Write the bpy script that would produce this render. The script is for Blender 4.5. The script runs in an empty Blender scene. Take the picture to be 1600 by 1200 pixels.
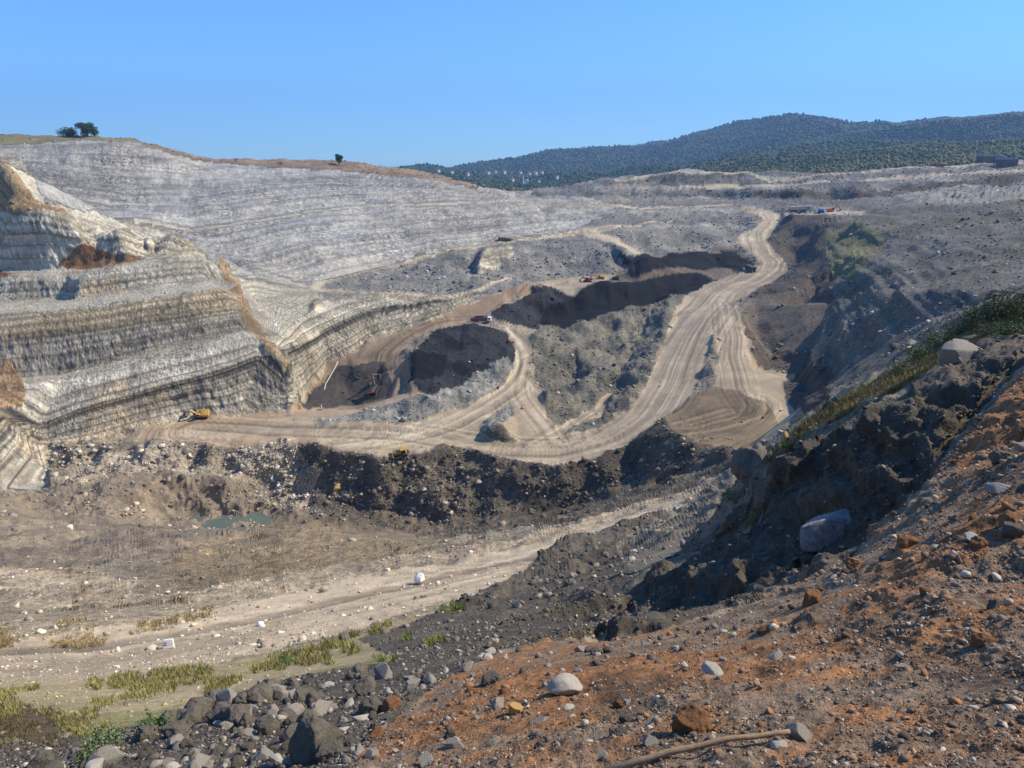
import bpy, math, random, time
import numpy as np
from mathutils import Vector, Matrix, geometry
T0 = time.time()
S = bpy.context.scene
COL = S.collection
R = math.radians
Q = 1.3            # mesh density of the ground
HAZE = 0.00010

# ------------------------------------------------------------------ camera
F = 1164.0; PITCH = R(16.7)
cd = bpy.data.cameras.new('camera'); cam = bpy.data.objects.new('camera', cd); COL.objects.link(cam)
cd.sensor_width = 36; cd.lens = F / 1600 * 36; cd.clip_start = 0.1; cd.clip_end = 30000
cam.location = (0, 0, 0); cam.rotation_euler = (R(90) - PITCH, 0, 0)
S.camera = cam

# ------------------------------------------------------------------ light
SUN_AZ, SUN_EL = R(75), R(43)      # azimuth clockwise from +Y (the view direction)
w = bpy.data.worlds.new('World'); S.world = w; w.use_nodes = True
nt = w.node_tree; bg = nt.nodes['Background']
sky = nt.nodes.new('ShaderNodeTexSky'); sky.sky_type = 'NISHITA'; sky.sun_disc = False
sky.sun_elevation = SUN_EL; sky.sun_rotation = SUN_AZ; sky.altitude = 300
sky.air_density = 1.0; sky.dust_density = 0.0; sky.ozone_density = 4.0
tn = nt.nodes.new('ShaderNodeVectorMath'); tn.operation = 'MULTIPLY'; tn.inputs[1].default_value = (.43, .76, 1.15)
nt.links.new(sky.outputs[0], tn.inputs[0]); nt.links.new(tn.outputs[0], bg.inputs[0]); bg.inputs[1].default_value = 0.13
sl = bpy.data.lights.new('sun', 'SUN'); sl.energy = 4.3; sl.angle = R(0.5); sl.color = (1, 0.93, 0.82)
so = bpy.data.objects.new('sun', sl); COL.objects.link(so)
sd = Vector((math.sin(SUN_AZ) * math.cos(SUN_EL), math.cos(SUN_AZ) * math.cos(SUN_EL), math.sin(SUN_EL)))
so.rotation_euler = sd.to_track_quat('Z', 'Y').to_euler(); so.location = (300, 100, 300)
S.view_settings.view_transform = 'Standard'; S.view_settings.look = 'None'
S.view_settings.gamma = 1; S.view_settings.exposure = 0.58

# ------------------------------------------------------------------ pixel <-> world calibration of the camera
cp, sp = math.cos(PITCH), math.sin(PITCH)
def ratio(py):                       # drop per metre of depth along the ray of image row py
    u = (600 - py) / F
    return -(-sp + u * cp) / (cp + u * sp)
def P(px, py, v):                    # v<0: elevation, v>0: depth
    u = (600 - py) / F
    ry = cp + u * sp; rz = -sp + u * cp; rx = (px - 800) / F
    Y = v if v > 0 else ry * (v / rz)
    return (rx / ry * Y, Y, rz / ry * Y)
def Wp(px, py, Y, z):                # point in the direction of px/py but with its own depth and elevation
    u = (600 - py) / F; ry = cp + u * sp; rx = (px - 800) / F
    return (rx / ry * Y, Y, z)

# ------------------------------------------------------------------ survey lines of the pit (breaklines)
LINES = []   # (points xyz, s)
def L(pts, s=None, ext=True):
    out = []
    if ext and pts[0][0] <= -200:
        a = pts[0]; out.append(P(-1500, a[1], a[2]))
    out += [P(*p) for p in pts]
    if ext and pts[-1][0] >= 1600:
        a = pts[-1]; out.append(P(3200, a[1], a[2]))
    LINES.append((out, s))
def H(pts): LINES.append(([Wp(*p) for p in pts], None))
def X(pts): LINES.append((pts, None))

X([(-3, .35, -2.4), (-1, .35, -1.9), (0, .35, -1.7), (1, .35, -1.5), (3, .35, -1.0)])
# foreground slope
L([(-250,1230,-6.2),(0,1210,-5.5),(300,1210,-4.4),(500,1210,-3.6),(800,1210,-2.7),(1100,1210,-2.25),(1400,1210,-2.0),(1700,1210,-1.8),(2000,1210,-1.6)])
L([(-250,1165,-8.4),(0,1165,-7.6),(200,1140,-6.8),(400,1100,-6.2),(560,1085,-5.6),(700,1060,-4.9),(850,1050,-4.2),(1000,1060,-3.5),(1200,1060,-2.95),(1400,1060,-2.6),(1600,1060,-2.3),(1900,1060,-2)])
L([(1150,1000,-4.0),(1300,980,-3.5),(1450,900,-3.2),(1550,800,-3.0),(1650,700,-2.9),(1800,600,-2.8)])
L([(-250,1140,11),(0,1145,11),(150,1150,10.5),(260,1125,10),(330,1095,10),(450,1062,10.5),(570,1038,11),(700,1020,11),(850,1003,10),(950,1003,8.5),(1050,985,8),(1120,962,8),(1200,935,8),(1330,872,8.5),(1400,805,9),(1450,755,9.5),(1520,670,11),(1600,580,13),(1750,510,16)])
H([(960,1000,12,-10.4),(1050,985,11,-10),(1120,962,10.5,-9.6),(1200,935,10.5,-9),(1330,872,11,-8.6),(1400,805,12,-8.6),(1450,755,13,-8.4),(1520,670,14.5,-7),(1600,580,16,-5.6)])
# vegetation strip, dirt ledge
L([(-250,1095,20),(0,1095,20),(200,1090,20),(400,1058,20),(560,1028,20),(650,1003,20),(750,982,20),(850,968,18),(930,975,15)])
L([(-250,1070,26),(0,1068,26),(150,1062,26),(300,1045,27),(450,1020,29),(560,995,31),(650,962,35),(750,948,36),(850,935,34),(930,950,27)])
L([(-250,1010,32),(0,1008,32),(150,985,35),(250,965,38),(350,950,41),(450,925,46),(560,902,53),(655,890,58),(760,872,63),(860,850,69),(960,815,80),(1050,790,92),(1100,772,97),(1140,745,110)])
L([(860,905,42),(930,885,46),(1000,850,55),(1080,800,75),(1130,765,90)])
# near hill on the right: foot, top of cliff, ridge
L([(985,985,19.5),(1050,965,19),(1120,945,18),(1200,918,18),(1330,858,18),(1400,790,18),(1450,740,18),(1520,655,20),(1600,560,22),(1750,500,24)])
L([(985,925,22.5),(1020,898,23),(1080,880,23.5),(1140,862,24),(1185,832,21.5),(1185,795,22),(1200,755,22.5),(1230,715,23),(1300,690,22),(1400,640,21),(1480,565,25),(1600,515,27),(1750,470,28)])
L([(1120,858,30),(1178,815,29),(1185,760,29),(1200,715,30),(1225,685,31),(1270,655,32),(1320,622,32),(1380,588,33),(1440,560,33),(1500,522,34),(1560,492,34),(1600,475,35),(1750,430,38)])
H([(1200,715,36,-20),(1225,685,38,-21),(1270,655,42,-22),(1320,622,44,-21),(1380,588,46,-20),(1440,560,48,-18),(1500,522,50,-17),(1560,492,52,-15),(1600,475,55,-15),(1750,430,60,-15)])
L([(1010,890,30),(1060,860,38),(1110,835,42),(1150,800,48)])
# slope below the ledge
L([(-250,940,58),(0,935,60),(150,915,66),(300,900,74),(450,880,84),(600,868,90),(750,852,92),(860,838,94),(960,805,104),(1060,775,114),(1120,745,130)])
L([(-250,860,120),(0,860,120),(150,855,125),(300,860,125),(450,850,130),(600,845,135),(700,838,140),(800,825,145),(900,810,145),(1000,785,150),(1060,765,152),(1120,732,160),(1162,724,-76)])
L([(-250,805,-99),(0,800,-100),(150,812,-104),(290,828,-111),(330,832,-112.3),(420,820,-112.3),(500,824,-111.5),(600,836,-110.5),(700,836,-109),(800,818,-104),(900,802,-98),(1000,772,-93),(1070,738,-87),(1120,716,-82)])
L([(60,790,-103),(150,762,-102),(250,749,-102),(340,757,-104.5),(395,780,-109),(420,795,-112)])
L([(300,812,-112.6),(370,806,-112.6),(420,800,-112.6)])
L([(-250,772,-102),(0,767,-103),(60,769,-104),(100,745,-102),(200,735,-102),(330,735,-103),(430,750,-106),(520,782,-109.5),(600,803,-111),(700,812,-110),(800,806,-107),(900,790,-102),(1000,760,-95.5),(1040,730,-87)])
L([(85,703,-100.5),(200,702,-98.5),(300,697,-97),(400,695,-96),(480,692,-95),(540,705,-95),(590,712,-95),(650,710,-95),(690,697,-95),(730,700,-95),(770,712,-95),(820,724,-95),(870,727,-94.5),(930,718,-93),(980,697,-91),(1030,662,-88),(1070,630,-85.5),(1098,592,-83),(1108,545,-80),(1120,508,-77),(1145,470,-74.5),(1180,455,-73),(1215,440,-71.5),(1235,420,-69),(1212,395,-65),(1197,376,-61),(1215,350,-52),(1222,342,-49),(1215,333,-45),(1170,323,-42)])
# platform and fork road
L([(1035,655,-83),(1050,675,-80),(1080,692,-80),(1120,707,-80),(1160,712,-80),(1200,690,-80),(1240,652,-80),(1272,627,-80),(1265,612,-80),(1240,590,-80),(1175,575,-80),(1172,560,-79.5),(1160,520,-77.5),(1150,472,-74.5)])
L([(1035,655,-83),(1110,600,-81),(1124,590,-80.5),(1122,560,-79.5),(1120,508,-77)])
# main road, left edge
L([(752,684,-94.7),(812,694,-94.6),(880,690,-94),(940,672,-92.5),(985,640,-90.5),(1012,600,-88),(1030,560,-85.5),(1045,520,-82.5),(1060,482,-79),(1082,455,-76),(1120,440,-74),(1160,425,-71),(1190,412,-69),(1178,397,-66),(1150,382,-62),(1158,366,-58),(1180,356,-54),(1192,346,-50),(1180,336,-46),(1150,326,-43)])
L([(752,684,-94.7),(762,656,-93),(786,636,-92.6),(805,650,-93.5),(812,694,-94.6)])
L([(780,660,-90),(786,672,-90.5)])
# central basin
L([(880,672,-94.5),(930,645,-94.5),(955,612,-94),(985,560,-91),(1010,520,-89),(1035,480,-84)])
L([(860,620,-96),(900,590,-94.5),(900,560,-91),(870,540,-90),(840,525,-88)])
L([(900,620,-93),(930,575,-90),(960,540,-91)])
L([(845,495,-86),(900,491,-86),(960,484,-85.5),(1020,470,-83),(1075,453,-78)])
L([(880,474,428),(900,466,436),(925,452,447),(1000,441,466),(1085,431,488),(1118,438,470)])
L([(862,450,450),(866,437,470),(960,433,484),(1010,425,505),(1085,415,530),(1130,425,530)])
L([(1008,402,520),(1040,404,540),(1110,395,560),(1150,395,565)])
# middle road
L([(875,680,-94),(855,650,-93.5),(845,620,-92),(822,590,-90),(833,560,-87),(828,530,-84.5),(800,513,-82),(770,505,-80),(765,490,-79),(790,475,-76),(820,462,-73.5),(850,450,-71)])
L([(480,672,-94),(570,664,-94),(640,660,-94),(700,648,-93.5),(760,620,-92),(790,600,-90.5),(804,570,-88),(806,537,-85),(790,520,-83),(745,505,-80.5),(690,515,-82),(650,530,-84),(627,548,-86),(625,575,-88.5),(640,612,-92.5)])
L([(800,480,-80),(840,470,-79),(870,468,-79)])
# dark mound
L([(648,600,-88),(645,575,-85),(650,548,-82.5),(682,523,-81),(740,514,-79.5),(785,528,-83)])
L([(700,560,-84.5),(760,560,-85.5)]); L([(655,610,-88.5),(720,595,-88),(775,580,-86.5)])
# rim and floor of the left pit
L([(465,641,-94),(500,641,-94),(560,636,-94),(610,622,-93.5),(640,612,-92.5)])
H([(472,635,283,-100),(500,635,283,-102),(560,630,285,-102),(600,620,290,-99)])
L([(500,612,-99),(540,605,-99),(585,598,-98)]); L([(560,582,-93),(598,573,-91.5)])
# lower wall, toe and strata
L([(85,703,-100.5),(150,690,-98),(230,668,-96),(300,653,-95),(380,646,-94.5),(456,641,-94),(475,625,-98),(490,603,-98),(510,575,-93),(545,556,-89),(575,533,-86),(640,515,-82.5),(700,492,-78),(740,475,-75),(790,455,-71),(835,440,-68)], s=0)
L([(-250,655,248),(0,652,250),(30,655,252),(62,680,251),(70,700,250),(78,745,240)])
L([(-250,630,258),(0,627,261),(62,668,260),(125,642,265),(190,623,269),(250,606,274),(312,589,279),(360,573,284),(406,557,291),(425,548,293),(450,560,290),(458,600,285)], s=14)
L([(425,548,293),(445,546,300),(470,535,320),(500,520,342),(560,492,362),(600,480,375),(650,475,382),(700,470,393),(760,450,425),(800,438,450)], s=14)
L([(-250,600,278),(0,600,279),(100,590,281),(150,578,283),(250,553,288),(330,535,293),(385,522,299),(402,528,303),(425,540,297)], s=24)
L([(-250,592,285),(0,592,286),(100,582,288),(150,570,290),(250,545,296),(330,527,301),(380,516,305)], s=24.5)
L([(-250,535,294),(0,530,295),(100,520,298),(200,505,302),(300,492,308),(370,482,316)], s=34)
L([(-250,500,304),(0,497,304),(100,485,307),(200,472,311),(300,458,317),(350,452,324),(378,470,328)], s=43)
L([(-250,476,336),(0,472,336),(100,466,335),(118,467,322),(200,455,327),(260,447,332),(320,438,338)], s=44)
L([(-250,440,346),(0,432,345),(60,430,344),(104,433,343),(116,440,334),(128,426,333),(200,418,337),(260,412,342),(320,408,350),(340,418,355)], s=54)
L([(-250,420,356),(0,420,355),(90,420,353),(200,410,350),(226,404,353)], s=55)
L([(140,402,355),(180,386,368),(222,390,370),(233,404,356)], s=60); L([(150,388,362),(190,378,372),(232,378,371),(240,400,362)], s=63)
L([(-250,345,355),(0,337,355),(60,335,356),(100,345,358),(180,355,362),(235,372,363),(270,366,367),(300,385,367),(340,410,365),(360,440,347),(378,470,328),(392,500,315),(402,528,303)], s=68)
L([(-250,245,375),(0,250,372),(30,290,368),(60,320,362),(110,334,364),(200,348,368),(270,364,372)], s=80)
H([(-250,250,450,-30),(0,250,450,-30),(60,320,450,-40),(110,334,450,-44),(200,348,450,-50),(270,364,440,-50)])
# flats behind the nose
L([(400,470,365),(430,500,333),(440,525,308)]); L([(400,430,400),(440,445,400),(478,456,400)])
L([(440,525,312),(470,493,350),(520,472,381),(600,466,392),(690,465,403),(740,453,414),(800,430,457),(835,425,470)], s=22)
# upper road round the rubble island
L([(478,447,-67),(520,437,-66.5),(580,422,-65),(640,405,-62),(720,388,-58),(790,377,-56),(850,370,-54),(905,362,-52),(960,356,-50),(1040,350,640),(1100,345,660)], s=60)
L([(505,452,-67.2),(560,434,-66),(620,416,-64),(700,397,-60.5),(760,387,-58.5),(800,383,-57.5),(860,378,-56.5),(905,368,-54),(945,380,-56),(972,394,-58.5)])
L([(925,363,-52),(965,377,-54.5),(1006,400,-60)])
L([(478,455,-67.3),(500,459,-67.6),(600,464,-68)])
L([(505,452,-67.2),(600,459,-68),(680,459,-68),(740,443,-68),(800,420,-66.5)])
L([(560,444,428),(640,436,440),(700,432,447),(744,432,449)]); L([(600,430,-67),(640,424,-67),(700,417,-67.5),(738,415,-67.5)]); L([(620,424,-64.5),(690,403,-61),(738,399,-60.5)])
L([(744,432,449),(744,415,487)]); L([(747,408,453),(750,398,476),(756,392,500),(795,388,506),(801,397,492),(778,414,472),(760,424,458)])
L([(830,400,500),(858,390,525)]); L([(856,425,475),(862,400,505)]); L([(900,432,480),(970,415,500)])
# back wall
L([(345,425,420),(400,412,440),(490,385,470),(560,378,495),(640,370,520),(720,360,545),(800,352,570),(835,347,582)], s=74)
L([(210,345,470),(300,361,480),(400,346,500),(480,333,525),(575,323,558),(700,318,590),(800,315,622),(835,317,628)], s=94)
L([(210,342,482),(300,358,492),(400,343,512),(480,330,537),(575,320,570),(700,315.5,602),(800,313,634)], s=95)
L([(-250,290,540),(0,280,540),(100,300,530),(200,315,530),(300,315,547),(400,300,567),(500,290,592),(600,290,616),(700,295,632),(775,303,645)], s=114)
L([(-250,255,568),(0,248,570),(100,262,567),(200,270,572),(300,277,587),(400,273,607),(500,268,626),(600,272,640),(700,285,652),(760,297,658)], s=130)
L([(-250,228,600),(0,227,600),(60,227,600),(120,224,600),(170,222,605),(220,226,610),(260,237,620),(300,247,630),(340,253,640),(400,254,650),(470,253,660),(530,256,665),(600,264,670),(640,269,672),(700,279,675),(750,293,680),(797,298,690)], s=140)
L([(-250,213,680),(0,213,680),(60,212,690),(140,213,690),(200,217,680),(240,225,670),(290,241,670),(340,250,680),(400,251,690),(470,250,700),(530,253,705),(600,261,710),(640,266,712),(700,277,712),(750,292,715),(797,297,720)], s=150)
H([(-250,213,800,0),(0,213,800,2),(200,217,800,-5),(340,250,800,-30),(470,250,800,-30),(600,261,800,-40),(700,277,800,-50),(800,300,800,-55)])
# far terraces
L([(800,309,690),(850,311,700),(900,310,710),(930,309,760),(1000,312,775),(1100,309,790),(1200,314,780),(1300,314,750),(1400,316,700),(1500,308,660),(1600,300,620),(1750,292,600)])
L([(850,342,625),(905,347,612),(960,343,640),(1040,338,668),(1140,332,702)])
L([(850,324,648),(900,320,672),(950,325,680),(1050,328,700),(1145,324,722)])
L([(850,345,600),(905,352,596),(960,348,615),(1040,343,650),(1150,334,695)])
L([(850,322,665),(900,318,690),(950,323,700),(1050,326,720),(1150,321,735)])
L([(1235,334,636),(1300,335,636),(1350,330,636),(1400,325,580),(1480,322,510),(1600,318,430),(1750,310,390)])
L([(1240,326,680),(1300,326,680),(1350,322,680)])
L([(935,296,800),(960,284,838),(1000,275,842),(1060,269,846),(1110,268,850),(1170,272,850),(1205,284,838),(1290,273,846),(1400,263,850),(1500,259,850),(1600,253,840),(1750,245,830)])
L([(960,283,900),(1060,268.5,930),(1170,271,930),(1290,272,930),(1500,258,930),(1600,252,930)])
L([(960,297,788),(1100,295,796),(1205,297,782),(1300,290,778),(1400,284,768),(1500,280,756),(1600,271,744),(1750,262,730)])
L([(975,294,826),(1100,291,830),(1205,294,826),(1300,287,826),(1400,281,818),(1500,277,806),(1600,268,796)])
L([(1310,303,752),(1400,297,738),(1500,289,722),(1600,279,708),(1750,271,700)])
# right slope and valley
L([(1330,350,540),(1450,370,400),(1600,390,280),(1750,400,250)])
L([(1330,400,430),(1400,420,340),(1500,430,260),(1600,430,210),(1750,430,190)])
L([(1290,445,395),(1345,450,350),(1370,458,300),(1450,455,230),(1540,455,180),(1620,445,160),(1750,440,150)])
L([(1280,350,590),(1275,400,500),(1268,440,430),(1250,455,415)])
L([(1240,352,620),(1246,400,548),(1240,430,470)])
L([(1292,594,276),(1296,555,274),(1310,520,287),(1330,487,297),(1352,478,300)])
L([(1262,588,302),(1270,540,325),(1285,500,345),(1302,472,362)])
L([(1300,612,188),(1330,578,152),(1400,525,150),(1450,502,142),(1560,472,110),(1700,450,100)])
# right pit
L([(1180,480,-77),(1240,487,-79),(1282,478,-76)]); L([(1185,535,-86),(1210,560,-88),(1250,570,-86)])
H([(1240,590,290,-89),(1262,600,275,-89),(1185,575,305,-88)])
# valley and hills behind
L([(560,262,1500),(700,284,1150),(760,301,1100),(850,308,1100),(930,308,1100),(1000,300,1050),(1200,284,1020),(1400,268,1020),(1600,256,1000),(1750,250,1000)])
L([(560,262,2200),(640,266,1900),(760,276,1700),(850,280,1700),(950,268,1700),(1100,255,1500),(1250,248,1350),(1400,244,1250),(1600,232,1200),(1750,225,1200)])
L([(950,258,2100),(1080,246,2200),(1170,232,2200),(1250,222,2200),(1330,216,2100),(1400,212,2000),(1500,212,1700),(1600,206,1500),(1750,200,1500)])
H([(950,258,2500,-80),(1080,246,2600,-70),(1250,222,2600,-40),(1330,216,2500,-20),(1400,212,2400,0),(1600,206,1900,20),(1750,206,1900,20)])
L([(1330,206,2800),(1400,203,2700),(1430,194,2700),(1480,184,2600),(1530,176,2600),(1600,178,2500),(1750,170,2500)])
L([(400,268,4000),(560,264,4000),(640,266,4000),(700,258,4000),(760,249,4000),(800,244,4000),(860,237,4000),(900,234,4000),(1000,228,4000),(1060,218,4000),(1120,204,4000),(1180,184,4000),(1230,176,4000),(1270,179,4000),(1330,191,4000),(1370,199,4000),(1430,204,4000),(1600,210,4000),(1750,210,4000)])
X([(-25000,9000,-150),(-9000,9000,-150),(0,9000,-150),(9000,9000,-150),(30000,9000,-150)])
X([(-4500,4000,-60),(-2500,2200,-60),(-1400,1500,-50)]); X([(11000,4000,150),(8000,2500,160),(3000,1300,60)])

# ------------------------------------------------------------------ triangulated survey -> dense grid
verts = []; vs = []; edges = []; vkey = {}
for pts, s in LINES:
    prev = None
    for i, p in enumerate(pts):
        k = (round(p[0], 3), round(p[1], 3))
        if k not in vkey:
            vkey[k] = len(verts); verts.append(p); vs.append(s)
        elif s is not None and vs[vkey[k]] is None: vs[vkey[k]] = s
        j = vkey[k]
        if prev is not None and prev != j: edges.append((prev, j))
        prev = j
cdt = geometry.delaunay_2d_cdt([Vector((p[0], p[1])) for p in verts], edges, [], 0, 1e-4)
nv, ne, nf, ov, oe, of = cdt
n0 = len(verts)
tv = np.array([[v.x, v.y] for v in nv]); tz = np.zeros(len(nv)); tsv = np.full(len(nv), np.nan)
bad = []
for i, o in enumerate(ov):
    if len(o):
        tz[i] = verts[o[0]][2]; tsv[i] = np.nan if vs[o[0]] is None else vs[o[0]]
    else:
        bad.append(i)
E = np.array(edges); VV = np.array(verts)
for i in bad:                                            # crossings of two lines: mean of both
    p = tv[i]; a = VV[E[:, 0]]; b = VV[E[:, 1]]
    ab = b[:, :2] - a[:, :2]; t = np.clip(((p - a[:, :2]) * ab).sum(1) / (ab ** 2).sum(1), 0, 1)
    q = a + (b - a) * t[:, None]; d = np.hypot(q[:, 0] - p[0], q[:, 1] - p[1])
    o = np.argsort(d)[:2]; tz[i] = q[o, 2].mean()
    print('CROSS', p.round(1), 'z', q[o, 2].round(1), 'px', round(800 + F * 0.97 * p[0] / p[1]))
known = np.where(~np.isnan(tsv))[0]
for i in np.where(np.isnan(tsv))[0]:
    d2 = ((tv[known] - tv[i]) ** 2).sum(1) + (tz[known] - tz[i]) ** 2 * 4 + 1
    wt = 1 / d2 ** 2; tsv[i] = (tsv[known] * wt).sum() / wt.sum() + 0.0

tf = np.arange(-0.88, 0.90, 0.00150 / Q)
to_ = np.geomspace(0.90, 3.0, 50)
tc = np.concatenate([-to_[::-1], tf, to_]); NT = len(tc)
NR = int(4200 * Q); ly0, ly1 = math.log(0.4), math.log(8500.0)
lY = np.linspace(ly0, ly1, NR); Yr = np.exp(lY)
HZ = np.full((NT, NR), np.nan, np.float32); HS = np.zeros((NT, NR), np.float32)
for f in nf:
    f = list(f)
    for k in range(1, len(f) - 1):
        tri = [f[0], f[k], f[k + 1]]
        A, B, C_ = tv[tri]
        den = (B[1] - C_[1]) * (A[0] - C_[0]) + (C_[0] - B[0]) * (A[1] - C_[1])
        if abs(den) < 1e-9: continue
        ys = tv[tri, 1]; xs = tv[tri, 0]
        if ys.max() <= 0.4: continue
        ts = xs / np.maximum(ys, .3)
        c0 = np.searchsorted(tc, ts.min() - 1e-6); c1 = np.searchsorted(tc, ts.max() + 1e-6)
        r0 = max(0, int((math.log(max(ys.min(), .4)) - ly0) / (ly1 - ly0) * (NR - 1)) - 1); r1 = min(NR, int((math.log(ys.max()) - ly0) / (ly1 - ly0) * (NR - 1)) + 2)
        if c0 >= c1 or r0 >= r1: continue
        yy = Yr[None, r0:r1]; xx = tc[c0:c1, None] * yy
        l0 = ((B[1] - C_[1]) * (xx - C_[0]) + (C_[0] - B[0]) * (yy - C_[1])) / den
        l1 = ((C_[1] - A[1]) * (xx - C_[0]) + (A[0] - C_[0]) * (yy - C_[1])) / den
        l2 = 1 - l0 - l1
        m = (l0 > -1e-4) & (l1 > -1e-4) & (l2 > -1e-4)
        if not m.any(): continue
        z = l0 * tz[tri[0]] + l1 * tz[tri[1]] + l2 * tz[tri[2]]
        s = l0 * tsv[tri[0]] + l1 * tsv[tri[1]] + l2 * tsv[tri[2]]
        HZ[c0:c1, r0:r1][m] = z[m]; HS[c0:c1, r0:r1][m] = s[m]
for c in range(NT):                                      # fill what lies outside the survey
    r = HZ[c]; b = np.isnan(r)
    if b.any() and not b.all():
        idx = np.arange(NR); HZ[c] = np.interp(idx, idx[~b], r[~b]); HS[c] = np.interp(idx, idx[~b], HS[c][~b])
def blur(a, n, axis):
    for _ in range(2):
        k = np.cumsum(np.concatenate([np.repeat(a.take([0], axis), n + 1, axis), a, np.repeat(a.take([-1], axis), n, axis)], axis), axis, dtype=np.float64)
        L_ = a.shape[axis]
        a = ((k.take(range(2 * n + 1, 2 * n + 1 + L_), axis) - k.take(range(0, L_), axis)) / (2 * n + 1)).astype(np.float32)
    return a
HZ = blur(blur(HZ, 2, 0), 2, 1); HS = blur(blur(HS, 2, 0), 2, 1)
print('raster', time.time() - T0, len(nf), 'tris', len(bad), 'crossings')

def hz(x, y):                                            # ground height at a world point
    x = np.asarray(x, float); y = np.maximum(np.asarray(y, float), .41)
    c = np.interp(x / y, tc, np.arange(NT)); r = (np.log(y) - ly0) / (ly1 - ly0) * (NR - 1)
    c0 = np.clip(c.astype(int), 0, NT - 2); r0 = np.clip(r.astype(int), 0, NR - 2)
    fc = np.clip(c - c0, 0, 1); fr = np.clip(r - r0, 0, 1)
    return (HZ[c0, r0] * (1 - fc) * (1 - fr) + HZ[c0 + 1, r0] * fc * (1 - fr) + HZ[c0, r0 + 1] * (1 - fc) * fr + HZ[c0 + 1, r0 + 1] * fc * fr)
def hit(px, py):                                         # where the line of sight of a photo pixel meets the ground
    u = (600 - py) / F; ry = cp + u * sp; rx = (px - 800) / F; e = (-sp + u * cp) / ry
    t = rx / ry; c = int(np.clip(np.searchsorted(tc, t), 0, NT - 1))
    ok = np.where((HZ[c] / Yr >= e) & (Yr > 1.2))[0]
    r = ok[0] if len(ok) else NR - 1
    return (t * Yr[r], Yr[r], float(HZ[c, r]))

# ------------------------------------------------------------------ noise
rng = np.random.default_rng(7)
perm = rng.permutation(256).astype(np.int32); perm = np.concatenate([perm, perm, perm]); val = rng.random(256).astype(np.float32) * 2 - 1
def noise3(x, y, z):
    xi = np.floor(x); yi = np.floor(y); zi = np.floor(z)
    fx = (x - xi).astype(np.float32); fy = (y - yi).astype(np.float32); fz = (z - zi).astype(np.float32)
    xi = xi.astype(np.int64) & 255; yi = yi.astype(np.int64) & 255; zi = zi.astype(np.int64) & 255
    fx = fx * fx * (3 - 2 * fx); fy = fy * fy * (3 - 2 * fy); fz = fz * fz * (3 - 2 * fz)
    def h(a, b, c): return val[perm[perm[perm[a & 255] + (b & 255)] + (c & 255)]]
    def lx(b, c): v0 = h(xi, b, c); return v0 + (h(xi + 1, b, c) - v0) * fx
    a0 = lx(yi, zi); a0 = a0 + (lx(yi + 1, zi) - a0) * fy
    a1 = lx(yi, zi + 1); a1 = a1 + (lx(yi + 1, zi + 1) - a1) * fy
    return a0 + (a1 - a0) * fz
def fbm(x, y, z, lam, octs=4, g=.5):
    o = 0; a = 1; t = 0
    for i in range(octs):
        o = o + a * noise3(x / lam + i * 17.3, y / lam + i * 5.1, z / lam + i * 9.7); t += a; a *= g; lam /= 2.03
    return o / t
def sstep(a, b, x): t = np.clip((x - a) / (b - a), 0, 1); return t * t * (3 - 2 * t)

# ------------------------------------------------------------------ adaptive grid rows (equal steps as the surface unfolds)
NRow = int(1500 * Q)
em = HZ / Yr[None, :]
dm = np.abs(np.diff(em, axis=1)) + 0.10 * np.diff(lY)[None, :]
dm = blur(dm, 3, 0)
cm = np.concatenate([np.zeros((NT, 1)), np.cumsum(dm, 1)], 1)
GY = np.zeros((NT, NRow)); GZ = np.zeros((NT, NRow)); GS = np.zeros((NT, NRow))
for c in range(NT):
    q = np.linspace(0, cm[c, -1], NRow)
    GY[c] = np.exp(np.interp(q, cm[c], lY)); r = (np.log(GY[c]) - ly0) / (ly1 - ly0) * (NR - 1)
    GZ[c] = np.interp(r, np.arange(NR), HZ[c]); GS[c] = np.interp(r, np.arange(NR), HS[c])
GX = tc[:, None] * GY
dxt = np.gradient(GX, axis=0); dyt = np.gradient(GY, axis=0); dzt = np.gradient(GZ, axis=0)
dxr = np.gradient(GX, axis=1); dyr = np.gradient(GY, axis=1); dzr = np.gradient(GZ, axis=1)
NX = dyt * dzr - dzt * dyr; NY = dzt * dxr - dxt * dzr; NZ = dxt * dyr - dyt * dxr
nn = np.sqrt(NX ** 2 + NY ** 2 + NZ ** 2) + 1e-12; NX /= nn; NY /= nn; NZ /= nn
X_ = GX.ravel(); Y_ = GY.ravel(); Z_ = GZ.ravel(); SS = GS.ravel(); nx = NX.ravel(); ny = NY.ravel(); nz = NZ.ravel()
foot = np.maximum(Y_ / 745.0, .45 * np.sqrt(dxr ** 2 + dyr ** 2 + dzr ** 2).ravel())
print('grid', NT, NRow, time.time() - T0)
#@@PAINT
def srgb(r, g, b): return tuple(((v / 255 + .055) / 1.055) ** 2.4 if v / 255 > .04045 else v / 255 / 12.92 for v in (r, g, b))
T_ = X_ / Y_; LY = np.log(Y_)
jx = (fbm(X_ / foot, Y_ / foot, 0 * X_, 9, 3) * .5 + fbm(LY * 40, T_ * 60, 0 * X_ + 5, 1, 3)) * .0045
jy = (fbm(LY * 55, T_ * 40, 0 * X_ + 9, 1, 3)) * .012
jx2, jy2 = T_ + jx, LY + jy
def plan(poly, closed=True):
    out = []; n = len(poly)
    for i in range(n if closed else n - 1):
        a = poly[i]; b = poly[(i + 1) % n]; k = max(1, int(math.hypot(a[0] - b[0], a[1] - b[1]) / 10))
        for j in range(k): out.append(hit(a[0] + (b[0] - a[0]) * j / k, a[1] + (b[1] - a[1]) * j / k))
    if not closed: out.append(hit(*poly[-1]))
    return np.array(out)
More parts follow.
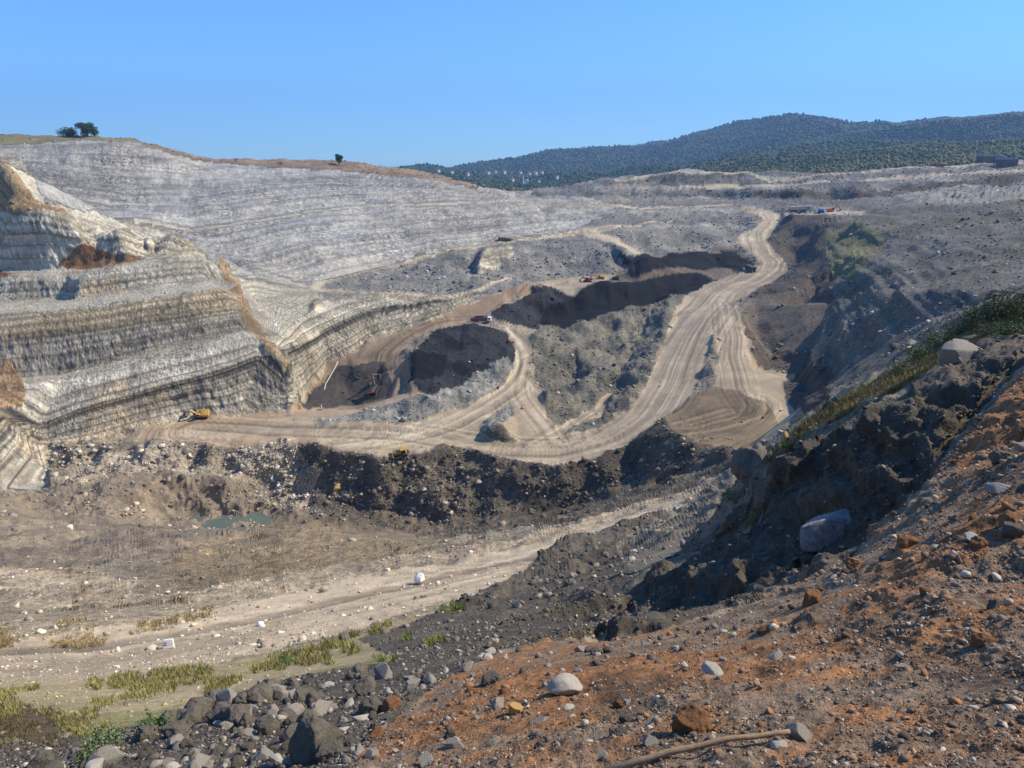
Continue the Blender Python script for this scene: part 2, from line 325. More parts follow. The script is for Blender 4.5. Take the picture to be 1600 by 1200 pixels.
def inside(poly, jit=1.0):
    p = plan(poly); a = p[:, 0] / p[:, 1]; b = np.log(p[:, 1])
    qx = T_ + jx * jit; qy = LY + jy * jit
    bb = np.where((qx > a.min()) & (qx < a.max()) & (qy > b.min()) & (qy < b.max()))[0]
    x = qx[bb]; y = qy[bb]; c = np.zeros(len(bb), bool); n = len(a)
    for i in range(n):
        x0, y0, x1, y1 = a[i], b[i], a[i - 1], b[i - 1]
        if y0 == y1: continue
        c ^= ((y0 > y) != (y1 > y)) & (x < (x1 - x0) * (y - y0) / (y1 - y0) + x0)
    return bb[c]
# ground kinds: albedo A, albedo B, roughness of relief, share of rocks, object it belongs to
ZD = {
 'slope': (srgb(132, 122, 106), srgb(150, 138, 118), 0.24, 0.8, 'terrain'),
 'fore': (srgb(129, 99, 74), srgb(132, 118, 105), 0.5, 2.0, 'near_slope'),
 'clods': (srgb(104, 95, 82), srgb(78, 72, 63), 0.6, 1.5, 'near_slope'),
 'dirt': (srgb(184, 167, 143), srgb(154, 139, 118), 0.14, 0.8, 'dirt_track'),
 'veg': (srgb(150, 138, 98), srgb(164, 148, 118), 0.2, 0.6, 'near_slope'),
 'rubtan': (srgb(182, 165, 140), srgb(146, 132, 112), 0.26, 1.2, 'terrain'),
 'ochre': (srgb(150, 132, 104), srgb(128, 114, 94), 0.26, 0.9, 'terrain'),
 'rublight': (srgb(178, 164, 142), srgb(120, 110, 96), 0.34, 1.9, 'terrain'),
 'mud': (srgb(146, 131, 111), srgb(112, 102, 90), 0.3, 1.0, 'pit_floor'),
 'mudflat': (srgb(132, 118, 98), srgb(110, 100, 84), 0.12, 0.4, 'pit_floor'),
 'rubdark': (srgb(112, 101, 85), srgb(80, 74, 64), 0.28, 2.4, 'terrain'),
 'shaleshade': (srgb(90, 80, 65), srgb(74, 67, 56), 0.18, 1.3, 'terrain'),  # also paints the shade of the far dump face
 'hillcliff': (srgb(104, 94, 80), srgb(82, 76, 66), 0.62, 1.0, 'near_slope'),
 'hilltop': (srgb(114,110,81), srgb(132,123,101), .24, .5, 'near_slope'),
 'hillgrey': (srgb(132, 122, 106), srgb(108, 100, 88), 0.36, 1.1, 'near_slope'),
 'road': (srgb(164, 149, 127), srgb(144, 130, 110), 0.02, 0.05, 'haul_road'),
 'roadpale': (srgb(178, 165, 142), srgb(160, 147, 126), 0.02, 0.05, 'haul_road'),
 'roadbrown':(srgb(140,121,99), srgb(123,107,90), .03, .06, 'haul_road'),
 'plateau': (srgb(162, 142, 118), srgb(144, 127, 106), 0.04, 0.12, 'haul_road'),
 'platform': (srgb(98, 86, 69), srgb(116, 102, 80), 0.05, 0.1, 'haul_road'),
 'spur': (srgb(190, 182, 164), srgb(158, 150, 134), 0.07, 0.0, 'quarry_face'),
 'bench':   (srgb(180,173,156), srgb(165,158,143), .06, .04, 'quarry_face'),
 'back': (srgb(168, 162, 149), srgb(140, 136, 127), 0.1, 0.01, 'quarry_face'),
 'eastface':(srgb(187,178,158), srgb(143,136,121), .08, .0, 'quarry_face'),
 'orange': (srgb(158, 134, 102), srgb(144, 116, 84), 0.2, 0.1, 'quarry_face'),
 'heap':    (srgb(121,88,57), srgb(132,103,72), .2, .1, 'terrain'),
 'rim': (srgb(112, 88, 70), srgb(132, 116, 96), 0.14, 0.2, 'hills'),
 'grassy':  (srgb(114,107,77), srgb(123,114,85), .1, .1, 'hills'),
 'coal': (srgb(17, 18, 20), srgb(13, 14, 16), 0.22, 0.06, 'coal_seam'),
 'darkflat': (srgb(112, 98, 82), srgb(92, 84, 74), 0.08, 0.3, 'pit_floor'),
 'greydark': (srgb(50, 49, 48), srgb(36, 36, 38), 0.22, 0.6, 'terrain'),
 'basin': (srgb(126, 120, 104), srgb(92, 88, 78), 0.3, 1.6, 'terrain'),
 'island':  (srgb(145,143,134), srgb(114,112,105), .3, 1.4, 'terrain'),
 'terrgrey': (srgb(134, 130, 122), srgb(104, 102, 97), 0.24, 1.8, 'terrain'),
 'dump': (srgb(128, 123, 114), srgb(92, 90, 86), 0.24, 2.3, 'terrain'),
 'slopeR': (srgb(116, 110, 100), srgb(90, 88, 82), 0.17, 1.1, 'terrain'),
 'olive':   (srgb(101,103,68), srgb(123,114,83), .2, .3, 'terrain'),
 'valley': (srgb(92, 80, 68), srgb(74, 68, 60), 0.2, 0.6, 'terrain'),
 'pitdark': (srgb(77,70,63), srgb(61,59,57), .1, .3, 'pit_floor'),
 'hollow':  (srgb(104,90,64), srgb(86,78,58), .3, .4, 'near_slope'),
 'forest':  (srgb(50,66,38), srgb(76,84,44), .0, .0, 'hills'),
}
ZN = list(ZD); ZI = {k: i for i, k in enumerate(ZN)}
zone = np.full(len(X_), ZI['slope'], np.uint8)
def Z(name, poly, jit=1.0): zone[inside(poly, jit)] = ZI[name]
# --- broad areas (photo pixels of their outlines, put down on the ground by sight line)
zone[(Y_ > 380)] = ZI['back']; zone[(Y_ > 380) & (T_ > .03)] = ZI['terrgrey']; zone[(Y_ > 380) & (Y_ < 640) & (T_ > .33)] = ZI['valley']
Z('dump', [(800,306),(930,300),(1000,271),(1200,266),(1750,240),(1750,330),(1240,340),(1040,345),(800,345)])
Z('slopeR', [(1240,338),(1400,324),(1750,305),(1750,520),(1500,520),(1380,585),(1290,620),(1285,560),(1300,470),(1270,440),(1270,400)])
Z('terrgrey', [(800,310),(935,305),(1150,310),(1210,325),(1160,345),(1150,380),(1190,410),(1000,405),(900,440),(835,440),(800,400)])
Z('spur', [(-300,240),(40,250),(70,318),(210,350),(300,380),(350,425),(385,480),(412,520),(440,560),(462,600),(460,640),(340,652),(230,670),(85,708),(78,770),(0,775),(-300,790)])
Z('back', [(-300,226),(220,222),(400,250),(640,265),(800,296),(850,312),(840,350),(905,360),(800,376),(640,404),(478,447),(400,470),(352,430),(300,382),(210,348),(70,316),(30,240)])
Z('bench', [(352,432),(400,440),(478,452),(500,462),(440,540),(412,522),(385,480)])
Z('eastface', [(412,520),(440,530),(470,497),(520,470),(600,465),(690,465),(800,430),(835,430),(835,441),(790,456),(740,476),(700,493),(640,516),(575,534),(545,557),(510,576),(490,604),(462,640),(460,600)])
Z('back', [(796,298),(850,312),(935,310),(965,330),(905,360),(800,376)])
Z('terrgrey', [(480,452),(640,404),(800,378),(860,372),(1000,402),(900,436),(835,440),(760,462),(560,463)])
Z('eastface', [(746,432),(747,402),(765,389),(795,385),(804,398),(778,416)])
Z('basin', [(835,500),(850,440),(1120,440),(1080,460),(1045,520),(1012,600),(940,672),(880,690),(850,640),(828,560)])
Z('rubdark', [(470,690),(560,708),(650,712),(700,695),(770,710),(870,728),(980,700),(1070,630),(1110,600),(1035,655),(1120,707),(1165,714),(1120,745),(1060,780),(900,818),(650,850),(520,820),(455,750)])
Z('shaleshade', [(880,735),(1000,690),(1060,640),(1040,665),(1000,740),(900,800),(840,830),(800,800)])
Z('rublight', [(75,700),(230,690),(460,690),(500,745),(480,800),(400,790),(330,745),(150,750),(80,772)])
Z('mud', [(-300,775),(80,775),(150,750),(250,742),(350,750),(420,790),(480,810),(600,840),(430,850),(300,870),(0,900),(-300,910)])
Z('mudflat', [(420,800),(520,815),(640,835),(700,850),(600,862),(500,838),(400,830)])
Z('ochre', [(300,850),(400,825),(500,830),(620,850),(760,850),(700,880),(560,890),(400,930),(300,940),(250,900)])
Z('rubtan', [(-300,900),(100,890),(300,930),(500,890),(640,870),(800,850),(960,805),(1060,775),(1130,740),(1160,750),(1100,800),(960,850),(860,890),(650,930),(400,990),(0,1040),(-300,1050)])
Z('dirt', [(-300,1010),(0,1010),(220,975),(400,940),(600,900),(760,870),(860,850),(900,860),(850,900),(760,930),(640,955),(560,985),(440,1015),(300,1045),(150,1065),(-300,1080)])
Z('dirt', [(860,852),(960,812),(1050,783),(1075,790),(1050,815),(960,850),(900,868)])
Z('veg', [(-300,1075),(150,1062),(300,1045),(450,1020),(560,990),(640,965),(740,945),(760,985),(620,1030),(450,1066),(330,1100),(100,1170),(-300,1180)])
Z('clods', [(560,1000),(700,955),(820,890),(880,850),(980,820),(1080,790),(1140,760),(1185,800),(1180,830),(1060,870),(1000,900),(960,990),(850,1005),(700,1030),(640,1040)])
Z('hillgrey', [(1000,905),(1080,850),(1180,790),(1190,740),(1250,680),(1190,690),(1100,775),(1060,800),(960,860)])
Z('hillcliff', [(940,1005),(985,920),(1060,880),(1185,830),(1180,780),(1200,730),(1290,680),(1400,620),(1490,565),(1600,500),(1750,450),(1750,560),(1600,575),(1520,660),(1450,750),(1400,800),(1330,868),(1200,930),(1050,980)])
Z('hilltop', [(1190,740),(1230,680),(1320,618),(1400,575),(1500,518),(1600,470),(1750,420),(1750,480),(1600,515),(1480,560),(1390,620),(1290,670),(1220,720)])
Z('fore', [(560,1080),(850,1003),(950,1003),(1120,962),(1200,935),(1330,872),(1450,755),(1520,670),(1600,580),(1750,500),(1750,1300),(400,1300)])
Z('clods', [(-300,1200),(150,1185),(260,1125),(330,1095),(450,1060),(600,1035),(700,1020),(800,1010),(700,1060),(620,1120),(560,1190),(560,1300),(-300,1300)])
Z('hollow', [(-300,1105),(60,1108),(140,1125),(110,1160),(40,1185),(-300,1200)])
zone[(Y_ < 13) & (T_ > .50) & (Y_ < 4 + 12 * T_)] = ZI['fore']
zone[(Y_ < 9) & (T_ < -.6)] = ZI['clods']
# --- quarry details
Z('grassy', [(-300,211),(60,210),(220,217),(215,224),(120,221),(60,226),(-300,228)], .3)
Z('rim', [(215,221),(300,244),(400,250),(530,252),(640,265),(700,276),(755,292),(745,297),(690,285),(600,275),(530,266),(420,262),(300,252),(225,230)], .6)
Z('orange', [(-300,240),(0,250),(30,285),(60,318),(100,328),(115,342),(60,330),(-300,330)])
Z('orange', [(336,398),(352,412),(372,450),(396,500),(430,545),(455,585),(446,590),(420,560),(392,522),(366,470),(345,430)], .6)
Z('orange', [(-300,560),(20,570),(40,610),(36,640),(0,640),(-300,640)])
Z('bench', [(-300,482),(120,466),(260,447),(335,437),(372,452),(300,458),(200,472),(100,486),(-300,500)])
Z('heap', [(88,422),(110,404),(135,388),(165,390),(190,400),(228,406),(205,412),(140,420)], .4)
Z('heap', [(-300,425),(0,424),(22,428),(0,433),(-300,434)], .4)
# --- haul roads
Z('plateau', [(210,690),(232,668),(300,652),(456,642),(560,637),(640,612),(700,600),(640,660),(560,700),(640,710),(590,712),(540,706),(480,692),(330,698)])
Z('roadbrown', [(456,641),(475,625),(510,575),(545,556),(600,531),(700,491),(790,455),(835,440),(862,448),(820,463),(765,490),(745,505),(690,515),(650,530),(627,548),(640,600),(640,615),(560,640)])
Z('road', [(560,640),(640,612),(634,640),(480,672),(300,690),(260,680)], .5)
Z('road', [(480,673),(570,665),(640,660),(700,648),(760,620),(790,600),(804,570),(806,537),(790,520),(745,506),(768,503),(800,513),(828,530),(833,560),(822,590),(848,625),(855,650),(878,680),(940,672),(985,640),(1012,600),(1030,560),(1045,520),(1060,482),(1082,455),(1120,440),(1160,425),(1190,412),(1178,397),(1150,382),(1158,366),(1180,356),(1192,346),(1180,336),(1150,326),(1172,323),(1218,334),(1228,345),(1218,354),(1197,376),(1212,395),(1238,420),(1215,440),(1180,456),(1145,470),(1120,510),(1108,545),(1098,592),(1070,630),(1030,662),(980,697),(930,718),(870,727),(820,724),(770,712),(730,700),(690,697),(650,710),(590,712),(540,705),(500,690)], .35)
Z('roadpale', [(640,685),(700,660),(760,628),(800,600),(818,560),(818,535),(790,514),(768,506),(790,520),(806,537),(804,570),(790,600),(760,620),(700,648),(600,675)], .4)
Z('roadpale', [(1180,330),(1214,336),(1222,344),(1212,356),(1190,376),(1160,380),(1160,366),(1186,354),(1195,345)], .5)
Z('road', [(1145,470),(1160,520),(1172,560),(1180,577),(1240,590),(1265,612),(1272,627),(1240,652),(1200,690),(1160,711),(1150,650),(1110,640),(1105,605),(1124,590),(1122,560),(1118,512)], .4)
Z('platform', [(1040,655),(1110,602),(1150,610),(1200,630),(1215,660),(1180,695),(1160,711),(1120,706),(1080,691),(1050,674)], .5)
Z('road', [(835,441),(865,437),(960,432),(990,420),(1000,410),(985,425),(925,446),(895,462),(870,455),(855,449)], .4)
Z('roadpale', [(478,447),(520,437),(580,422),(640,405),(720,388),(790,377),(850,369),(905,360),(960,354),(1060,348),(1040,352),(965,360),(935,365),(968,377),(1008,400),(990,401),(955,382),(905,367),(860,375),(800,382),(700,396),(620,416),(560,432),(505,446),(500,452),(560,459),(700,462),(760,447),(800,432),(800,437),(740,460),(690,467),(600,465),(500,459),(478,454)], .25)
Z('bench', [(210,342),(300,358),(400,343),(480,330),(575,320),(700,315.5),(800,313),(835,315),(835,319),(800,318),(700,320),(575,325),(480,336),(400,349),(300,364),(210,350)], .4)
Z('shaleshade', [(1180,302),(1300,303),(1395,300),(1400,312),(1300,316),(1180,315)], .5)  # darker band along the far dump face
Z('shaleshade', [(1390,296),(1480,287),(1600,274),(1750,266),(1750,276),(1600,286),(1500,296),(1400,304)], .5)  # shaded cut face of the far dump, its shade painted in dark
Z('island', [(1450,300),(1600,284),(1750,276),(1750,310),(1600,316),(1480,319),(1400,316)], 1.2)
for ln in ([(960,286),(1000,276.5),(1060,270),(1110,269.5),(1170,273.5),(1205,285)], [(1205,285),(1290,274.5),(1400,264.5),(1500,260),(1600,254)], [(1060,293),(1205,293),(1300,286),(1400,280),(1500,276),(1600,267)], [(850,323),(950,323),(1050,326),(1145,321)], [(1440,303),(1520,295),(1600,287)]):
    Z('roadpale', [(x, y - 1.2) for x, y in ln] + [(x, y + 1.6) for x, y in ln[::-1]], .6)
Z('roadpale', [(1225,334),(1290,333.5),(1350,331),(1350,335),(1300,338),(1240,338)], .4)
# --- dark ground, some of it painted in for shade
Z('pitdark', [(465,640),(500,600),(530,578),(600,565),(615,600),(605,622),(560,636),(500,641)])
Z('valley', [(1222,345),(1280,342),(1330,350),(1330,400),(1300,450),(1300,480),(1285,500),(1270,540),(1268,585),(1240,590),(1180,575),(1162,520),(1150,472),(1215,440),(1238,420),(1212,395),(1200,376),(1216,354)])
Z('valley', [(1220,600),(1240,586),(1300,556),(1300,645),(1262,648),(1232,632)])  # platform end painted darker to stand for the shaded cliff
Z('olive', [(1290,370),(1335,345),(1385,375),(1370,400),(1330,440),(1300,420)])
Z('darkflat', [(1150,470),(1240,455),(1300,480),(1280,540),(1200,560),(1165,515)])
Z('greydark', [(768,504),(765,488),(860,450),(900,466),(860,500),(835,520),(800,512)])
Z('coal', [(835,512),(850,492),(880,476),(900,464),(925,449),(1000,438),(1085,429),(1122,438),(1082,458),(1020,484),(950,498),(880,516)])
Z('darkflat', [(925,446),(985,425),(1010,400),(1150,388),(1190,412),(1160,425),(1118,438),(1085,430),(1000,439)])
Z('greydark', [(965,412),(1000,400),(1060,403),(1060,422),(985,430)])
Z('coal', [(985,403),(1040,398),(1150,392),(1182,410),(1160,425),(1100,424),(1040,420),(1000,428)])  # bank in shadow, its black shade painted in with the coal
Z('greydark', [(642,600),(640,560),(652,545),(682,520),(740,509),(790,525),(804,545),(800,580),(760,615),(700,640),(650,612)])
Z('coal', [(645,600),(642,560),(655,548),(700,555),(690,590)])
Z('coal', [(680,540),(700,532),(740,540),(720,552)]); Z('coal', [(690,575),(720,566),(745,578),(720,590)])
Z('island', [(480,664),(560,650),(650,625),(720,600),(790,560),(803,575),(788,598),(758,618),(700,645),(640,658),(560,663)])
Z('island', [(750,685),(760,652),(800,628),(800,650),(775,672),(815,695)])
Z('basin', [(756,680),(785,672),(812,694),(775,692)])
Z('road', [(862,668),(930,640),(955,612),(960,618),(935,650),(880,678)])
zone[(Y_ > 1000)] = ZI['forest']

# --- colour and relief per vertex
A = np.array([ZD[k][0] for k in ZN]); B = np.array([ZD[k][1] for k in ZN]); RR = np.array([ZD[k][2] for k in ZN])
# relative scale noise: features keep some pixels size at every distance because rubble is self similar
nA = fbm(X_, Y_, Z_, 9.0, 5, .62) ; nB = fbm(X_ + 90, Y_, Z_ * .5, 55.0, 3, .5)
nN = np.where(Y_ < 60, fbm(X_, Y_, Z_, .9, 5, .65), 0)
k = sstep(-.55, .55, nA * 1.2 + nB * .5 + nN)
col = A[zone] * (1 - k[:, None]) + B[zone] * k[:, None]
col *= (1 + .16 * nB + .22 * np.clip(fbm(X_, Y_, Z_, 2.2, 3, .7), -1, 1))[:, None]
def isz(*n): return np.isin(zone, [ZI[a] for a in n])
# foreground: rusty patches between grey gravel
mf = isz('fore'); u = fbm(X_[mf], Y_[mf], Z_[mf], 2.4, 4, .55); v = fbm(X_[mf] + 31, Y_[mf], Z_[mf], .35, 4, .6)
rust = .92 * sstep(-.10, .26, u + .7 * v + .16 * (X_[mf] - 2.2) / 3 + .1 * noise3(X_[mf] * 9, Y_[mf] * 9, Z_[mf]))
cf = np.array(srgb(136,117,98)) * (1 - rust[:, None]) + np.array(srgb(148,104,66)) * rust[:, None]
cf = cf * (1 + .45 * v[:, None]); dk = sstep(.25, .5, fbm(X_[mf], Y_[mf] + 77, Z_[mf], .8, 3)); col[mf] = cf * (1 - .45 * dk[:, None])
# strata of the quarry faces
def strata(m, sc, seams, amp):
    s = SS[m] + .35 * fbm(X_[m], Y_[m], Z_[m], 25, 2)
    b1 = noise3(s / 2.6, 0 * s + 3, X_[m] / 240); b2 = noise3(s / .8, 0 * s + 8, X_[m] / 140); b3 = noise3(s / .33, 0 * s + 1, X_[m] / 90)
    f = 1 + 1.5 * amp * (.5 * b1 + .6 * b2 + .4 * b3)
    c = col[m] * f[:, None]
    warm = sstep(-.2, .7, noise3(s / 4.5, 0 * s + 31, X_[m] / 200 + Y_[m] / 200)); c = c * (1 + warm[:, None] * np.array([.05, .0, -.10]) * (.3 if len(seams) < 8 else 1))
    for s0, wd, st in seams:
        q = np.exp(-((s - s0) / (wd * 1.15)) ** 2) * min(1, st * 1.2) * sstep(-.8, -.2, noise3(X_[m] / 30, s0 + 0 * s, Y_[m] / 30)); c = c * (1 - q[:, None]) + np.array([.028, .027, .028]) * q[:, None]
    col[m] = c
seams = [(14, .42, .9), (12.9, .35, .8), (11.9, .55, .7), (10.6, .25, .7), (8.6, .22, .7), (6.2, .16, .6), (3.4, .16, .55), (24.5, .3, .35), (34, .5, .5), (43.3, .35, .5), (38.5, .3, .35), (48.5, .2, .4), (61, .3, .3)]
strata(np.where(isz('spur'))[0], 1, seams, .30); strata(np.where(isz('eastface'))[0], 1, seams, .34)
strata(np.where(isz('back'))[0], .6, [(74, .5, .4), (94.5, .5, .35), (83, .5, .3), (104, .6, .3), (114, .7, .35), (123, .5, .3)], .20)
m = np.where(isz('spur') & (SS > 24.5) & (SS < 34))[0]; col[m] *= .72                    # the darker grey bed
m = np.where(isz('spur') & (SS > 34) & (SS < 43))[0]; col[m] *= np.array([.86, .82, .74])  # brown bed
m = np.where(isz('spur') & (SS > 14.8) & (SS < 23.5))[0]; col[m] *= np.array([1.1, 1.12, 1.16])
m = np.where(isz('spur', 'back', 'eastface'))[0]                                          # rust stains
st = sstep(.22, .6, fbm(X_[m], Y_[m], Z_[m] * .3, 30, 4, .6)) * np.where(Y_[m] < 400, .6, .18)
col[m] = col[m] * (1 - st[:, None]) + col[m] * st[:, None] * np.array([1.12, .86, .52])
# wheel tracks along the roads
TR = [([(300,672),(480,682),(640,688),(760,708),(870,712),(950,692),(1010,655),(1050,600),(1075,540),(1100,490),(1150,450),(1200,425),(1212,408),(1185,388),(1175,368),(1200,350),(1205,340),(1160,324)], 22),
      ([(520,700),(600,690),(700,665),(780,625),(815,590),(820,550),(800,520),(757,504),(690,505),(640,528),(600,560),(612,600)], 11),
      ([(757,504),(800,475),(850,447),(900,440)], 8), ([(1130,470),(1135,520),(1148,570),(1150,620),(1180,650)], 10),
      ([(830,560),(830,610),(858,660),(890,692)], 12), ([(1060,348),(905,364),(800,379),(700,392),(600,418),(510,441),(486,450),(520,460),(690,464),(800,434)], 5), ([(915,364),(960,378),(1005,400)], 5),
      ([(1050,690),(1110,670),(1160,660),(1190,640),(1190,625),(1165,618)], 6), ([(1100,700),(1170,680),(1210,655),(1215,635),(1180,615)], 6), ([(1060,665),(1120,650),(1150,640)], 9),
      ([(-200,1040),(150,1020),(400,975),(640,920),(860,868),(1050,795)], 4), ([(930,640),(880,672),(820,700)], 6)]
m = np.where(isz('road', 'roadpale', 'roadbrown', 'plateau', 'platform', 'dirt', 'darkflat'))[0]
mx, my = X_[m], Y_[m]; best = np.full(len(m), 1e9); lat = np.zeros(len(m)); alo = np.zeros(len(m)); tot = np.zeros(len(m))
trackd = np.zeros(len(X_), np.float32)
for ti, (tr, wdt) in enumerate(TR):
    p = plan(tr, False)[:, :2]; bd = np.full(len(m), 1e9); bl = np.zeros(len(m)); ba = np.zeros(len(m)); acc = 0
    k5 = np.ones(5) / 5; pp = np.stack([np.convolve(np.pad(p[:, i], 2, 'edge'), k5, 'valid') for i in (0, 1)], 1)[::2]
    for i in range(len(pp) - 1):
        a, b = pp[i], pp[i + 1]; d = b - a; ln = math.hypot(*d) + 1e-9
        if ln > 60: acc += ln; continue
        t = np.clip(((mx - a[0]) * d[0] + (my - a[1]) * d[1]) / ln ** 2, 0, 1)
        ex = mx - a[0] - t * d[0]; ey = my - a[1] - t * d[1]; dd = np.hypot(ex, ey)
        q = dd < bd; sg = np.sign(d[0] * ey - d[1] * ex)
        bd[q] = dd[q]; bl[q] = (dd * sg)[q]; ba[q] = (acc + t * ln)[q]; acc += ln
    wt = 1 - sstep(wdt * .6, wdt, bd)
    l2 = bl + 1.6 * noise3(ba / 34, 0 * ba + ti, 0 * ba)
    g = .6 * noise3(l2 / .9, ba / 60, 0 * l2 + ti) + .6 * noise3(l2 / 2.3, ba / 110, 0 * l2 + ti + 7) + .5 * noise3(l2 / .4, ba / 40, 0 * l2)
    tot += wt * g
col[m] *= np.clip(1 + np.where(isz('platform')[m], .6, .5) * tot, .55, 1.7)[:, None]; trackd[m] = tot * .12
# grass tint
m = np.where(isz('veg', 'hilltop', 'olive', 'grassy'))[0]; g = sstep(.05, .45, fbm(X_[m], Y_[m], Z_[m], 6, 4, .6)); col[m] = col[m] * (1 - .6 * g[:, None]) + np.array(srgb(98,106,52)) * .6 * g[:, None]
m = np.where(isz('forest'))[0]; g = fbm(X_[m], Y_[m], Z_[m], 90, 4, .6); col[m] = np.array(srgb(40,54,30)) * (1 + .5 * g[:, None])
col = np.clip(col, .01, .9)

# tyre arcs and worn patches are left to the tracks; iron seeps into the orange zones unevenly
m = np.where(isz('orange'))[0]; g = sstep(-.2, .4, fbm(X_[m], Y_[m], Z_[m], 14, 4, .65)); col[m] = col[m] * (1 - .55 * g[:, None]) + np.array(srgb(168,152,124)) * .55 * g[:, None]
# --- relief
col = np.clip(col * np.where(isz('back')[:, None], np.array([[1.02, 1.0, .95]]), np.array([[1.05, 1.0, .88]])), .008, .9)
d = np.zeros(len(X_)); R_ = RR[zone] * np.where(isz('road', 'roadpale', 'roadbrown', 'platform', 'plateau', 'spur', 'back', 'eastface', 'bench', 'fore', 'clods', 'forest', 'dirt', 'dump', 'terrgrey', 'slopeR', 'rim', 'coal'), 1, 1.6)
# soften the change of roughness between kinds of ground
R2 = R_.reshape(NT, NRow).astype(np.float32); R_ = blur(blur(R2, 2, 0), 2, 1).ravel()
lam = 128.0
while lam > .012:
    wgt = sstep(1.3, 2.4, lam / foot) * (1 - sstep(.05, .12, lam / Y_)) * R_
    m = np.where(wgt > 1e-4)[0]
    if len(m):
        n = noise3(X_[m] / lam + 3.1, Y_[m] / lam, Z_[m] / lam + lam); n2 = 1 - 2 * np.abs(noise3(X_[m] / lam * 1.3 + 40, Y_[m] / lam * 1.3, Z_[m] / lam))
        d[m] += wgt[m] * lam * .5 * (.6 * n + .4 * n2)
    lam /= 2.0
def steep_(m): return np.clip(1.25 - nz[m], 0, 1) * 1.3
# bucket marks and ledges on the faces
m = np.where(isz('spur', 'eastface', 'back'))[0]
s = SS[m]; bw = np.where(isz('back')[m], 4.5, 3.2); bed = np.floor(s / bw + .3 * noise3(X_[m] / 60, Y_[m] / 60, 0 * s))
fw = np.where(Y_[m] > 420, 2.9, 1.55)
ax = (X_[m] * 1.0 + Z_[m] * .35) / fw + bed * 7.7; ay = Y_[m] * .75 / fw
fl = noise3(ax, ay, Z_[m] / 14) + .5 * noise3(ax * 2.1, ay * 2.1, Z_[m] / 7)
steep = np.clip(1.25 - nz[m], 0, 1) * 1.3
d[m] += fl * fw * .26 * steep
fr = s / bw - np.floor(s / bw); d[m] += (np.where(fr < .8, -fr, -(1 - fr) * 4) + .4) * bw * .12 * steep
col[m] *= np.clip(1 + .16 * fl, .7, 1.3)[:, None]
m = np.where(isz('slopeR', 'olive'))[0]; g = noise3((Z_[m] + .13 * X_[m]) / 2.4, X_[m] / 70, Y_[m] / 120) + .6 * noise3((Z_[m] + .13 * X_[m]) / .9, X_[m] / 40, Y_[m] / 60); d[m] += .75 * g * sstep(120, 260, Y_[m]); col[m] *= (1 + .22 * g)[:, None]
q = (sstep(.0, .4, fbm(X_[m], Y_[m], Z_[m], 60, 3, .6)) * .5)[:, None]; col[m] = col[m] * (1 - q) + np.array(srgb(96,94,66)) * q
# broad benches of the back wall, dumped lifts of the far tip
m = np.where(isz('back', 'spur'))[0]; s = SS[m] / 9.5 + .25 * noise3(X_[m] / 90, Y_[m] / 90, 0 * m); fr = s - np.floor(s); d[m] += (np.where(fr < .78, -fr / .78, -(1 - fr) / .22) + .5) * np.where(isz('back')[m], 2.6, .9) * steep_(m)
g = fbm(X_[m], Y_[m], Z_[m], 110, 3, .5); lip = np.exp(-((fr - .9) / .07) ** 2); col[m] *= (1 + .22 * g + .12 * lip * isz('back')[m])[:, None]; q = sstep(0, .5, g) * .5; col[m] *= 1 + q[:, None] * np.array([-.10, -.05, .03])
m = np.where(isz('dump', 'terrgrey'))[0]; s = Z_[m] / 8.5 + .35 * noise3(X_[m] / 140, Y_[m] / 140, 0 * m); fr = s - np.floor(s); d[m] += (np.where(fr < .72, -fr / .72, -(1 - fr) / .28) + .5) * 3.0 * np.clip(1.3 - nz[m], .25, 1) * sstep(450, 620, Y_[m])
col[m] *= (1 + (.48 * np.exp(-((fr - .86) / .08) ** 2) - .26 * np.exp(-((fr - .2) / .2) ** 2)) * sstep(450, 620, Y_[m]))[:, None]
# gullies on tipped slopes
m = np.where(isz('slopeR', 'basin', 'shaleshade', 'terrgrey', 'dump', 'valley', 'greydark', 'hillcliff'))[0]
g = noise3(X_[m] / 7, Y_[m] / 7, Z_[m] / 60) * np.clip(1.1 - nz[m], 0, 1); d[m] += g * 1.2 * np.clip(Y_[m] / 300, .05, 1.5)
m = np.where(isz('forest'))[0]; rdg = lambda l, o: 1 - 2 * np.abs(noise3(X_[m] / l + o, Y_[m] / l, 0 * m)); d[m] += (14 * (rdg(640, 3) - 1) + 9 * (rdg(260, 9) - 1) + 4 * (rdg(120, 1) - 1)) * sstep(1000, 1900, Y_[m]) * 1.15 + 14 * sstep(1500, 2500, Y_[m])
flute = np.zeros((len(X_), 3), np.float32); flute[:, 0] = (X_ + Z_ * .35) / np.where(Y_ > 420, 2.9, 1.55) + np.floor(SS / np.where(zone == ZI['back'], 4.5, 3.2)) * 7.7; flute[:, 1] = Y_ * .75 / np.where(Y_ > 420, 2.9, 1.55); flute[:, 2] = Z_ / 12
vx_ = np.abs(X_ * nx + Y_ * ny + Z_ * nz) / np.sqrt(X_ ** 2 + Y_ ** 2 + Z_ ** 2); d *= np.where(Y_ < 45, .12 + .88 * sstep(.02, .30, vx_), 1)
PX = X_ + nx * d; PY = Y_ + ny * d; PZ = Z_ + nz * d + trackd
print('paint', time.time() - T0)

